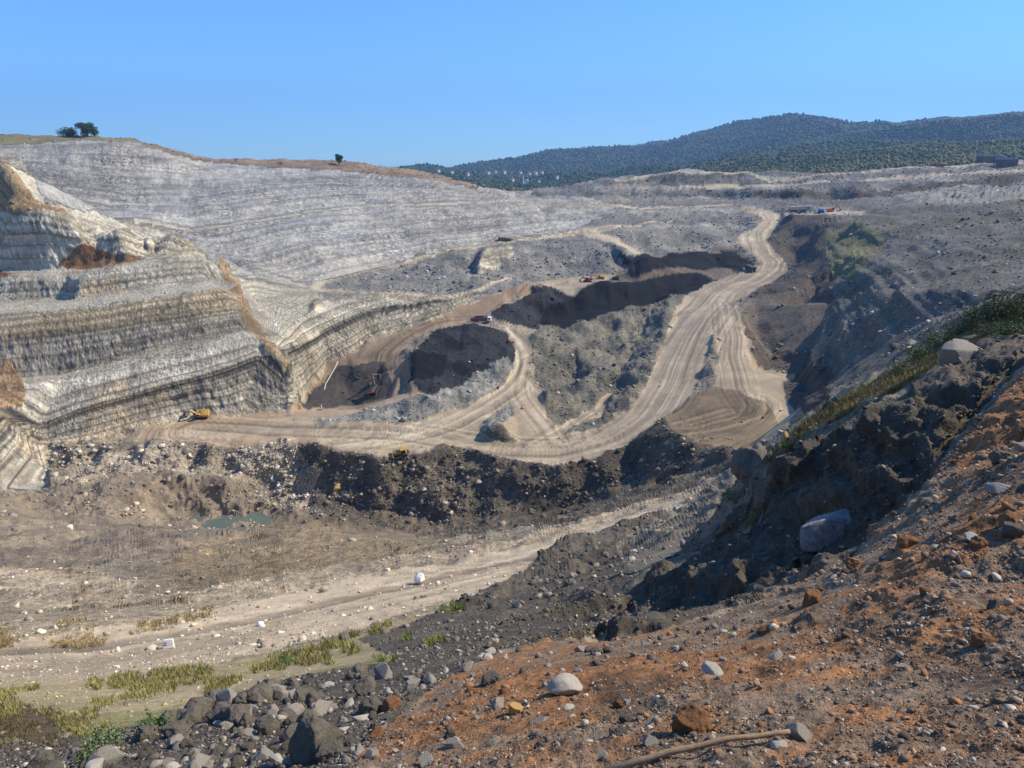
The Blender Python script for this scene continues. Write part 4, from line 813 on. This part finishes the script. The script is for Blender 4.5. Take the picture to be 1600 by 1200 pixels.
def pick(n): return np.searchsorted(cdf, rng.random(n))
def rockcol(i, bright):
    zc = np.stack([A[zone[i]], B[zone[i]]])[rng.integers(0, 2, len(i)), np.arange(len(i))] if False else np.where(rng.random((len(i), 1)) < .6, A[zone[i]], B[zone[i]])
    v = 1.25 * np.exp(rng.normal(0.0, .36, len(i)))[:, None]; c = zc * v
    pale = rng.random(len(i)) < bright; c[pale] = np.array(srgb(186,172,148)) * (.7 + .4 * rng.random((pale.sum(), 1)))
    fr_ = (zone[i] == ZI['fore']) & (~pale); g = rng.random(len(i)); q = fr_ & (g < .45); c[q] = np.array(srgb(150,108,70)) * (.6 + .6 * rng.random((q.sum(), 1))); q = fr_ & (g >= .3); c[q] = np.array(srgb(126,108,88)) * (.5 + .85 * rng.random((q.sum(), 1)))
    return np.clip(c, .015, .8)
# rocks lie in great numbers everywhere: one heap object for all the small ones
NS = 230000; i = pick(NS); spx = np.minimum(1.9 * rng.random(NS) ** (-1 / 2.7), 15); dia = spx * lenp[i] / 1164 * np.where(isz('clods', 'hollow')[i], 1.35, 1); mxd = np.where(Y_[i] < 30, .16, np.where(Y_[i] < 110, .6, 2.4)); dia = np.minimum(dia, mxd)
pos = np.stack([PX[i], PY[i], PZ[i]], 1) + rng.normal(0, 1, (NS, 3)) * (Y_[i] / 900)[:, None] * np.array([1, 1, 0]); far_ = np.abs(T_[i]) > .89; pos[far_, 0] += rng.uniform(-.5, .5, far_.sum()) * (cwid[i] * Y_[i] * .0015 / Q)[far_]; pos[far_, 2] = hz(pos[far_, 0], pos[far_, 1])
pos[:, 2] = pos[:, 2] - dia * rng.uniform(-.2, .12, NS)
MR = mat('rubble_stone', bump=.5, nscale=(3, 22), bdist=.05, var=.35)
big = dia * 1164 / Y_[i] > 5.5
bright = np.where(isz('fore', 'rublight', 'rubtan', 'dump')[i], .16, .05)
c_ = rockcol(i, bright)
scatter('rubble', P2, pos[~big], dia[~big] / 2 * 1.15, c_[~big], MR)
scatter('loose_stones', P3_, pos[big], dia[big] / 2 * 1.15, c_[big], MR)
print('rocks', time.time() - T0)

# ------------------------------------------------------------------ single stones and clods one can point at
CL = {'white': (pm('white_limestone', srgb(226,218,200), .8, .15, .3, bump=.5, ns=(5, 40), bd=.02), 'white boulder'), 'slab': (pm('blue_grey_rock', srgb(150,146,138), .85, .5, .3, bump=1, ns=(1.6, 9), bd=.25), 'blue grey block'), 'clod': (pm('dark_clod', srgb(114,104,88), .95, .45, .15, bump=1, ns=(9, 60), bd=.03), 'dark crumbly clod'), 'grey': (pm('grey_stone', srgb(134,124,108), .85, .3, .3, bump=.6, ns=(5, 40), bd=.02), 'grey stone'),
      'pale': (pm('pale_limestone', srgb(166,156,136), .8, .22, .3, bump=.5, ns=(5, 40), bd=.02), 'pale limestone piece'), 'rust': (pm('rusty_clod', srgb(150,106,70), .95, .4, .15, bump=1, ns=(9, 60), bd=.03), 'rusty orange clod'),
      'ochre': (pm('ochre_stone', srgb(176,142,84), .85, .3, .3, bump=.6, ns=(5, 40), bd=.02), 'ochre stone')}
HP = {}
for kq in CL:
    HP[kq] = []
    for j in range(4):
        V, Fc = rock_proto(5 if kq in ('clod', 'rust') else 4, hash(kq) % 97 * 0 + 50 + j * 7 + list(CL).index(kq) * 31, cuts=8 if kq in ('clod', 'rust') else 13, lump=.35, facet=.8 if kq in ('clod', 'rust') else .68, fine=.16 if kq in ('clod', 'rust') else .03, flat=.85 if kq in ('clod', 'rust') else .6)
        o = raw_obj('stone', V, Fc, CL[kq][0], smooth=kq in ('clod', 'rust')); HP[kq].append(o.data); bpy.data.objects.remove(o)
def stone(px, py, wpx, cls, label, name='stone', cat='stone', group=None, flat=1, j=None, rz=None, emb=.3, up=1, tilt=None):
    p = hit(px, py); dia_ = wpx * math.sqrt(p[0] ** 2 + p[1] ** 2 + p[2] ** 2) / 1164 / 2 * 1.1
    o = bpy.data.objects.new(name, HP[cls][rnd.randrange(4) if j is None else j]); COL.objects.link(o)
    o.scale = (dia_, dia_ * rnd.uniform(.75, 1), dia_ * flat * up); o.location = (p[0], p[1], p[2] + dia_ * flat * up * (1 - emb) * .6); o.rotation_euler = (tilt or rnd.uniform(-.25, .25), rnd.uniform(-.25, .25), rnd.uniform(0, 6.28) if rz is None else rz)
    return tag(o, label, cat, group)
stone(490, 1190, 62, 'clod', 'biggest dark upright clod at the bottom edge with a black shaded side', 'boulder', 'boulder', up=1.5, emb=.2)
stone(655, 911, 26, 'white', 'white boulder casting a dark shadow on the pale dirt slope', 'boulder', 'boulder', up=1.1)
stone(630, 892, 22, 'grey', 'greenish grey boulder just above the white boulder on the dirt slope', 'boulder', 'boulder', up=.9)
stone(884, 1084, 52, 'pale', 'wide flat cream slab standing above a dark hollow', 'boulder', 'boulder', j=1, rz=.2)
stone(806, 1118, 22, 'ochre', 'upright ochre yellow stone left of the flat cream slab', up=1.9)
stone(845, 1136, 30, 'grey', 'blue grey block just under the ochre yellow stone')
stone(672, 1068, 26, 'grey', 'smooth grey slab at the top of the grey pebbles')
stone(1113, 1056, 36, 'pale', 'pale pink tinted stone right of the middle in the rusty gravel')
stone(1016, 1168, 30, 'grey', 'round brown grey stone left of the wooden stick')
stone(1080, 1145, 62, 'rust', 'rust edged clod with a black shaded face above the wooden stick', 'boulder', 'boulder', up=1.1)
stone(1247, 1155, 34, 'grey', 'dark curved stone touching the end of the wooden stick', up=1.2, rz=2.2)
stone(1515, 848, 24, 'pale', 'cream oval stone lying alone on the rusty slope at right')
stone(1562, 772, 52, 'grey', 'wide grey slab near the right edge of the slope', 'boulder', 'boulder', flat=.6)
stone(1412, 1050, 22, 'grey', 'square dark grey block in the middle of the rusty patch')
stone(1384, 693, 24, 'grey', 'light grey slab stuck in the shaded cliff', up=.7)
stone(1497, 562, 60, 'grey', 'large weathered boulder on the crest beside the shrubs', 'boulder', 'boulder', flat=.9, emb=.6)
stone(1424, 545, 20, 'grey', 'small grey stone below the shrubs left of the crest boulder')
stone(1176, 752, 66, 'clod', 'big dark pointed mound of earth below the fork road platform', 'earth_mound', 'mound', up=1.25, emb=.15)
stone(1112, 775, 26, 'clod', 'dark round boulder left of the pointed earth mound', 'boulder', 'boulder')
stone(1060, 800, 22, 'pale', 'pale boulder at the right end of the pale dirt track', 'boulder', 'boulder')
stone(540, 1002, 18, 'clod', 'small dark stone with long shadow on the pale track', up=1.2)
stone(528, 769, 18, 'ochre', 'orange tan boulder in the dark rubble slope under the bulldozer', 'boulder', 'boulder')
stone(1290, 846, 92, 'slab', 'huge blue grey block with pale left edge jutting from the shaded cliff', 'boulder', 'boulder', j=2, rz=.4, emb=.5, flat=1.1)
stone(1226, 690, 13, 'ochre', 'thin upright rusty stone on the crest of the shaded cliff', up=2.2)
stone(505, 925, 14, 'pale', 'small pale block above the pale track left of the white boulder')
# painted marker stone
p = hit(264, 1012); mk = empty('survey_marker', p, R(15), .9); tag(mk, 'white painted marker block with blue mark on the pale track', 'marker')
bm = bmesh.new(); bx(bm, (0, 0, .24), (.62, .22, .5), rx=-.35, taper=(.8, .8)); mesh_obj('white_block', bm, M_wht, mk, bevel=.04)
bm = bmesh.new(); prism(bm, [(-.24, .34), (-.02, .34), (-.13, .26)], -.13, -.11); prism(bm, [(-.24, .17), (-.02, .17), (-.13, .26)], -.16, -.14); bmesh.ops.rotate(bm, verts=bm.verts, cent=(0, 0, .24), matrix=Matrix.Rotation(-.35, 3, 'X')); bmesh.ops.translate(bm, verts=bm.verts, vec=(0, -.02, .02)); mesh_obj('blue_mark', bm, pm('blue_mark_paint', srgb(60,110,160)), mk)
# the stick
a = Vector(hit(1018, 1199)); b = Vector(hit(1232, 1160)); q_ = []
for kk in range(12):
    t = kk / 11; pt = a.lerp(b, t * 1.0); q_.append((pt.x, pt.y, pt.z + .05 + .004 * math.sin(kk * 1.3) + .02 * math.sin(t * 3.1)))
a0 = Vector(q_[0]) * 2 - Vector(q_[1]); q_.insert(0, (a0.x * 1.0 - .25, a0.y - .06, a0.z - .03))
tube('stick', q_, [.014, .014, .013, .014, .013, .012, .013, .012, .011, .012, .011, .011, .009], pm('weathered_wood', srgb(150,122,88), .8, .3, bump=.5, ns=(30, 90), bd=.004), label='long bare wooden stick lying on the gravel at the bottom', cat='stick')
# the crowd of clods and stones on the near slopes
area = [('bottom left heap', [(150,1185),(330,1100),(450,1068),(600,1050),(620,1110),(560,1195),(200,1215),(0,1215)], ['clod', 'clod', 'clod', 'grey', 'pale'], (16, 44), 140, 'in the heap along the bottom left edge'),
        ('bottom middle gravel', [(600,1050),(780,1000),(950,1010),(1000,1100),(980,1195),(580,1195)], ['grey', 'clod', 'pale', 'rust', 'grey'], (12, 34), 60, 'in the mixed gravel at the bottom middle'),
        ('dark clod slope', [(800,905),(960,820),(1060,800),(1000,900),(940,960),(860,980),(740,975)], ['clod', 'clod', 'grey', 'clod'], (9, 20), 40, 'on the dark clod slope right of the pale track'),
        ('rusty slope', [(1000,1000),(1200,945),(1350,880),(1550,680),(1600,650),(1600,1195),(1000,1195)], ['rust', 'grey', 'rust', 'clod', 'pale'], (12, 36), 34, 'on the rusty slope at the lower right')]
def inpoly(x, y, poly):
    c = False
    for k in range(len(poly)):
        x0, y0 = poly[k]; x1, y1 = poly[k - 1]
        if (y0 > y) != (y1 > y) and x < (x1 - x0) * (y - y0) / (y1 - y0) + x0: c = not c
    return c
for an, poly, cls, (s0, s1), n, where in area:
    x0 = min(p[0] for p in poly); x1 = max(p[0] for p in poly); y0 = min(p[1] for p in poly); y1 = max(p[1] for p in poly); got = 0
    while got < n:
        px, py = rnd.uniform(x0, x1), rnd.uniform(y0, y1)
        if not inpoly(px, py, poly): continue
        c = rnd.choice(cls); w_ = s0 + (s1 - s0) * rnd.random() ** 2.2
        if c == 'pale': w_ *= .7
        stone(px, py, w_, c, CL[c][1] + ' ' + where, 'clod' if c in ('clod', 'rust') else 'stone', 'clod' if c in ('clod', 'rust') else 'stone', group=CL[c][1] + 's ' + where, emb=.35); got += 1
print('stones', time.time() - T0)
#@@GREEN
# ------------------------------------------------------------------ plants
def leafmat(name, c, var=.4):
    m = mat(name, .7, tint=c, nscale=(.6, 3), var=var, bump=0, spec=.2); return m
def leafmatc(name):
    m = mat(name, .75, nscale=(.05, .4), var=.35, bump=0, spec=.15); return m
# grass blades: nobody could count them
def tuft(seed, nb=9):
    r_ = np.random.default_rng(seed); V = []; Fc = []
    for b in range(nb):
        a = r_.random() * 6.28; bx0, by0 = r_.normal(0, .22, 2); h = r_.uniform(.5, 1.0); ln = r_.uniform(.1, .55); w_ = r_.uniform(.03, .06); ux, uy = math.cos(a), math.sin(a); o = len(V)
        V += [(bx0 - uy * w_, by0 + ux * w_, -.05), (bx0 + uy * w_, by0 - ux * w_, -.05), (bx0 + ux * ln * .4 + uy * w_ * .7, by0 + uy * ln * .4 - ux * w_ * .7, h * .6), (bx0 + ux * ln * .4 - uy * w_ * .7, by0 + uy * ln * .4 + ux * w_ * .7, h * .6)]
        V += [(bx0 + ux * ln, by0 + uy * ln, h)]; Fc += [(o, o + 1, o + 2), (o, o + 2, o + 3), (o + 3, o + 2, o + 4)]
    return np.array(V), np.array(Fc)
TF = [tuft(k) for k in range(8)]
def grass(name, poly, n, hpx, c1, c2, dens=.1):
    pp = []; k = 0; x0 = min(p[0] for p in poly); x1 = max(p[0] for p in poly); y0 = min(p[1] for p in poly); y1 = max(p[1] for p in poly)
    cand = rng.random((n * 6, 2)) * [x1 - x0, y1 - y0] + [x0, y0]; nzv = fbm(cand[:, 0], cand[:, 1] * 2.2, cand[:, 0] * 0 + y0, 60, 3, .6)
    for (px, py), v in zip(cand, nzv):
        if v > -.05 + dens and inpoly(px, py, poly): pp.append(hit(px, py))
        if len(pp) >= n: break
    pp = np.array(pp); k = rng.random((len(pp), 1)); c = np.array(c1) * k + np.array(c2) * (1 - k); c *= rng.uniform(.7, 1.25, (len(pp), 1))
    return pp, np.minimum(hpx * pp[:, 1] / 1164, .75) * rng.uniform(.6, 1.25, len(pp)), c
G1, G2, G3 = srgb(134,136,74), srgb(164,150,98), srgb(150,126,84)
gl = [grass('', [(-150,1100),(150,1062),(450,1022),(640,965),(740,945),(750,990),(560,1035),(450,1066),(330,1098),(150,1150),(-150,1180)], 5200, 13, G1, G2),
      grass('', [(-150,1100),(60,1105),(140,1125),(110,1165),(-150,1200)], 1800, 10, srgb(118,96,66), srgb(104,92,60), -.2), grass('', [(-150,985),(60,960),(230,975),(400,930),(340,965),(200,1000),(0,1040),(-150,1050)], 1500, 9, G3, G2), grass('', [(560,1000),(720,940),(745,985),(600,1040)], 1300, 12, srgb(120,140,60), G1),
      grass('', [(1190,730),(1230,680),(1320,618),(1400,575),(1500,518),(1600,470),(1600,520),(1480,560),(1400,610),(1290,668),(1220,715)], 4200, 9, srgb(104,104,62), G3, -.1),
      grass('', [(1120,790),(1180,700),(1270,640),(1270,660),(1200,720),(1185,800)], 500, 9, G1, G3), grass('', [(1100,740),(1180,745),(1180,830),(1100,830)], 300, 9, G1, G3)]
scatter('grass', TF, np.concatenate([g[0] for g in gl]), np.concatenate([g[1] for g in gl]), np.concatenate([g[2] for g in gl]), leafmatc('grass_blades'), full=.15)
def leafcloud(n, centers, seed, leaf=.12):      # centers: (x,y,z,r); leaves spread mostly towards the outside of each clump
    r_ = np.random.default_rng(seed); cs = np.array(centers); w_ = cs[:, 3] ** 2; k = r_.choice(len(cs), n, p=w_ / w_.sum())
    dirs = r_.normal(0, 1, (n, 3)); dirs /= np.linalg.norm(dirs, axis=1)[:, None]; rad = cs[k, 3] * (r_.random(n) ** .4)
    c = cs[k, :3] + dirs * rad[:, None] * np.array([1, 1, .85]); s = leaf * r_.uniform(.6, 1.4, n)
    u = r_.normal(0, 1, (n, 3)); u /= np.linalg.norm(u, axis=1)[:, None]; v = np.cross(u, r_.normal(0, 1, (n, 3))); v /= np.linalg.norm(v, axis=1)[:, None]
    V = np.stack([c - u * s[:, None], c + v * s[:, None] * .6, c + u * s[:, None], c - v * s[:, None] * .6], 1).reshape(-1, 3); return V, np.arange(4 * n).reshape(-1, 4)
M_bark = pm('bark', srgb(84,70,56), .9, .3, bump=.5)
def plant(name, px, py, h, wd, label, cat, lm, seed, n=2500, trunk=.25, group=None, leaf=.14, dz=0):
    p = hit(px, py); r_ = random.Random(seed); e = empty(name, (p[0], p[1], p[2] + dz)); tag(e, label, cat, group)
    cs = [(r_.uniform(-.3, .3) * wd, r_.uniform(-.3, .3) * wd, h * (trunk + (1 - trunk) * r_.uniform(.2, .85)), r_.uniform(.16, .30) * wd) for _ in range(14)]
    V, Fc = leafcloud(n, cs, seed, leaf * h / 5); raw_obj('crown' if trunk > .1 else 'foliage', V, Fc, lm, e)
    bm = bmesh.new(); cy(bm, (0, 0, -.3), (0, 0, h * (trunk + .25)), h * .035, h * .02, 8)
    for c in cs[:6]: cy(bm, (0, 0, h * trunk * .8), c[:3], h * .014, h * .005, 6)
    mesh_obj('trunk' if trunk > .1 else 'stem', bm, M_bark, e); return e
LM = leafmat('tree_leaves', srgb(62,76,48)); LS = leafmat('shrub_leaves', srgb(98,104,66)); LB = leafmat('bush_leaves', srgb(104,122,68))
plant('tree', 138, 216, 12.5, 16, 'round dark tree on the skyline of the grassy hill', 'tree', LM, 1, 4200, .12, leaf=.2)
plant('tree', 106, 216, 8, 15, 'lower wider tree left of the round tree on the skyline', 'tree', LM, 2, 3000, .1, leaf=.25)
plant('tree', 530, 257, 8.5, 8, 'lone small tree on the skyline above the grey back wall', 'tree', LM, 3, 2500, .15, leaf=.22)
for k, (px, py, h, w_) in enumerate([(1405,588,.6,1.3), (1432,566,.7,1.3), (1462,548,.8,1.6), (1492,530,.8,1.5), (1522,515,.9,1.7), (1548,505,1.0,1.8), (1572,498,1.1,2.0), (1598,500,1.1,2.0), (1585,530,.8,1.6), (1545,530,.7,1.4)]):
    plant('shrub', px, py, h, w_, 'low olive green shrub on the crest of the near hill', 'shrub', LS, 20 + k, 1900, .02, 'shrubs along the crest of the near hill', leaf=.2)
for k, (px, py, h, w_, lb) in enumerate([(240,1150,.26,.40,'small green bush left of the clod heap under the grass strip'), (155,1185,.26,.55,'wide low green bush at the bottom left corner'), (1150,790,.7,1.6,'green bush on the slope below the earth mound'), (448,1000+40,.4,.5,'tiny green bush on the edge of the pale track')]):
    plant('bush', px, py, h, w_, lb, 'bush', LB, 60 + k, 700, .02, leaf=.28)
# scrub on the rim: uncountable low growth
i = np.where(isz('rim', 'grassy'))[0]; i = rng.choice(i, 900); BL = [rock_proto(2, 90 + k, cuts=0, lump=.6, flat=.6) for k in range(4)]
scatter('rim_scrub', BL, np.stack([PX[i], PY[i], PZ[i]], 1), rng.uniform(.5, 1.5, 900), np.array(srgb(92,80,56)) * rng.uniform(.6, 1.2, (900, 1)), leafmatc('scrub'))
fv = np.where((zone == ZI['forest']) & (np.abs(T_) < .8))[0]; fT = PX[fv] / PY[fv]; fE = PZ[fv] / PY[fv]
def far_hit(px, py):                                     # a spot on the wooded hills as they really lie
    u = (600 - py) / F; ry = cp + u * sp; t = (px - 800) / F / ry; e = (-sp + u * cp) / ry
    k = np.where((np.abs(fT - t) < .002) & (np.abs(fE - e) < .0012) & (facing[fv] > 0))[0]
    if not len(k): return hit(px, py)
    k = fv[k[np.argmin(PY[fv[k]])]]; return (float(PX[k]), float(PY[k]), float(PZ[k]))
# the far woods: one mass of crowns
def crown(seed):
    V, Fc = rock_proto(2, seed, cuts=0, lump=.5, flat=.95, fine=.35); return V, Fc
CR = [crown(200 + k) for k in range(6)]
wf = (zone == ZI['forest']) * scr * (np.abs(T_) < .95) * (facing > 0); wf = wf * (Y_ > 1000)
cdf = np.cumsum(wf); cdf /= cdf[-1]; NF = 42000; i = np.searchsorted(cdf, rng.random(NF)); i = i[(Y_[i] > 1040)]
sz = np.clip(rng.uniform(3, 7, len(i)) * np.clip(Y_[i] / 1800, .9, 1.9), 0, 17) * .62
g = fbm(X_[i], Y_[i], Z_[i], 160, 3, .6); h_ = rng.random(len(i)); c = np.array(srgb(48,62,40))[None] * (1.25 + .9 * g[:, None]); c = np.where((h_ < .10 + .8 * np.clip(g, 0, 1) + .25 * (Y_[i] < 1800))[:, None], np.array(srgb(108,102,54))[None], c); c = np.where((h_ > .96)[:, None], np.array(srgb(104,80,52))[None], c); c = c * rng.uniform(.8, 1.2, (len(i), 1))
jit_ = rng.normal(0, 1, (len(i), 3)) * (Y_[i] / 600)[:, None] * np.array([1, 1.5, 0]); fx = PX[i] + jit_[:, 0]; fy = PY[i] + jit_[:, 1]
vil = [(763,269,'white house at the left end of the village row'), (775,268,'taller white house second from the left in the village row'), (789,268,'white house above the green field'), (811,269,'grey roofed house left of the minaret'), (829,270,'small white house just right of the minaret'), (837,269,'cream house beside the minaret'), (848,269,'white house at the right end of the village row'), (686,268,'pale house just behind the left rim'), (705,268,'white house behind the rim near the sky'), (757,288,'white house low behind the rock rim'), (842,282,'small house under the minaret on the right'), (886,291,'white house low on the right of the village'), (900,301,'pale shed near the end of the dump'), (868,276,'small pale house among the trees right of the minaret'), (800,280,'small house among the trees left of the mosque'), (733,271,'pale house in the woods behind the rim')]
ok_ = np.ones(len(i), bool)
for vx, vy, _l in vil + [(824, 287, ''), (822, 283, ''), (765, 278, ''), (752, 279, '')]:
    hx, hy, _z = far_hit(vx, vy + 2); s_ = hy / 1164; ok_ &= ~((np.abs(fx - hx * fy / hy) < 5.5 * s_) & (fy > hy - 70) & (fy < hy + 6))
i = i[ok_]; fx = fx[ok_]; fy = fy[ok_]; sz = sz[ok_]; c = c[ok_]
scatter('forest', CR, np.stack([fx, fy, PZ[i] + sz * .35], 1), sz, c, leafmatc('forest_crowns'), full=.3)
print('green', time.time() - T0)

# ------------------------------------------------------------------ village far behind
M_roof = pm('roof_tiles', srgb(150,96,74), .8); M_wall = pm('plaster', srgb(214,206,194), .8); M_wall2 = pm('cream_plaster', srgb(200,186,160), .8)
for k, (px, py, lb) in enumerate(vil):
    p = far_hit(px, py + 2); s = p[1] / 1164; wd = s * rnd.uniform(4, 5.5); hh = s * rnd.uniform(2.6, 3.4); e = empty('house', (p[0], p[1], p[2] + s * .6), rnd.uniform(.6, 1.1)); tag(e, lb, 'house')
    bm = bmesh.new(); bx(bm, (0, 0, hh / 2 - 1.5), (wd, wd * .8, hh + 3)); f = mesh_obj('wall', bm, rnd.choice([M_wall, M_wall, M_wall2]), e)
    for q in (-.3, 0, .3): bm = bmesh.new(); bx(bm, (q * wd, -wd * .4 - .05, hh * .55), (wd * .12, .1, hh * .3)); mesh_obj('window', bm, M_drk, f)
    bm = bmesh.new(); prism(bm, [(-wd * .56, hh), (wd * .56, hh), (0, hh + wd * .26)], -wd * .44, wd * .44); mesh_obj('roof', bm, M_roof, e)
p = far_hit(824, 287); s = p[1] / 1164; e = empty('mosque', p); tag(e, 'mosque with grey blue dome at the foot of the white minaret', 'mosque'); M_dome = pm('dome_lead', srgb(120,134,156), .5)
bm = bmesh.new(); bx(bm, (0, 0, 2.2 * s), (8 * s, 8 * s, 4.4 * s)); mesh_obj('wall', bm, M_wall, e); bm = bmesh.new(); bmesh.ops.create_uvsphere(bm, u_segments=20, v_segments=12, radius=3.6 * s, matrix=Matrix.Translation((0, 0, 4.4 * s)) @ Matrix.Diagonal((1, 1, .8, 1))); mesh_obj('dome', bm, M_dome, e, smooth=True)
p = far_hit(823, 286); e = empty('minaret', (p[0] - 5 * s, p[1] - 6 * s, p[2])); tag(e, 'thin white minaret rising above the village trees', 'minaret')
bm = bmesh.new(); cy(bm, (0, 0, 0), (0, 0, 13 * s), 1.0 * s, .8 * s); mesh_obj('shaft', bm, M_wht, e); bm = bmesh.new(); cy(bm, (0, 0, 10 * s), (0, 0, 10.7 * s), .9 * s, 1.4 * s); mesh_obj('balcony', bm, M_wht, e); bm = bmesh.new(); cy(bm, (0, 0, 13 * s), (0, 0, 17 * s), .8 * s, .05); mesh_obj('spire', bm, M_dome, e)
for px, py, lb, wd in ((1545, 250, 'dark shed with white roof at the wood edge above the dump', 26), (1572, 256, 'low shed with pale roof right of the white roofed shed', 18)):
    p = hit(px, py + 6); e = empty('shed', p, R(12)); tag(e, lb, 'shed'); bm = bmesh.new(); bx(bm, (0, 0, 4), (wd, 10, 8)); f = mesh_obj('wall', bm, M_brn, e); bm = bmesh.new(); bx(bm, (0, -5.05, 2.5), (wd * .3, .1, 5)); mesh_obj('door', bm, M_drk, f)
    bm = bmesh.new(); prism(bm, [(-wd * .55, 8), (wd * .55, 8), (wd * .5, 8.6), (-wd * .5, 10.5)], -6, 6); mesh_obj('roof', bm, M_grey, e)

# ------------------------------------------------------------------ air
bm = bmesh.new(); bx(bm, (0, 5000, 300), (70000, 14000, 1400)); hm = bpy.data.materials.new('haze'); hm.use_nodes = True; N = hm.node_tree.nodes; N.remove(N['Principled BSDF'])
pv = N.new('ShaderNodeVolumePrincipled'); pv.inputs['Density'].default_value = HAZE; pv.inputs['Color'].default_value = (.35, .62, 1, 1); pv.inputs['Anisotropy'].default_value = .1; hm.node_tree.links.new(pv.outputs[0], N['Material Output'].inputs['Volume'])
if HAZE: mesh_obj('haze', bm, hm)['kind'] = 'stuff'
S.cycles.volume_bounces = 0; S.cycles.max_bounces = 5; S.cycles.diffuse_bounces = 3; S.cycles.volume_step_rate = 4
print('done', time.time() - T0)
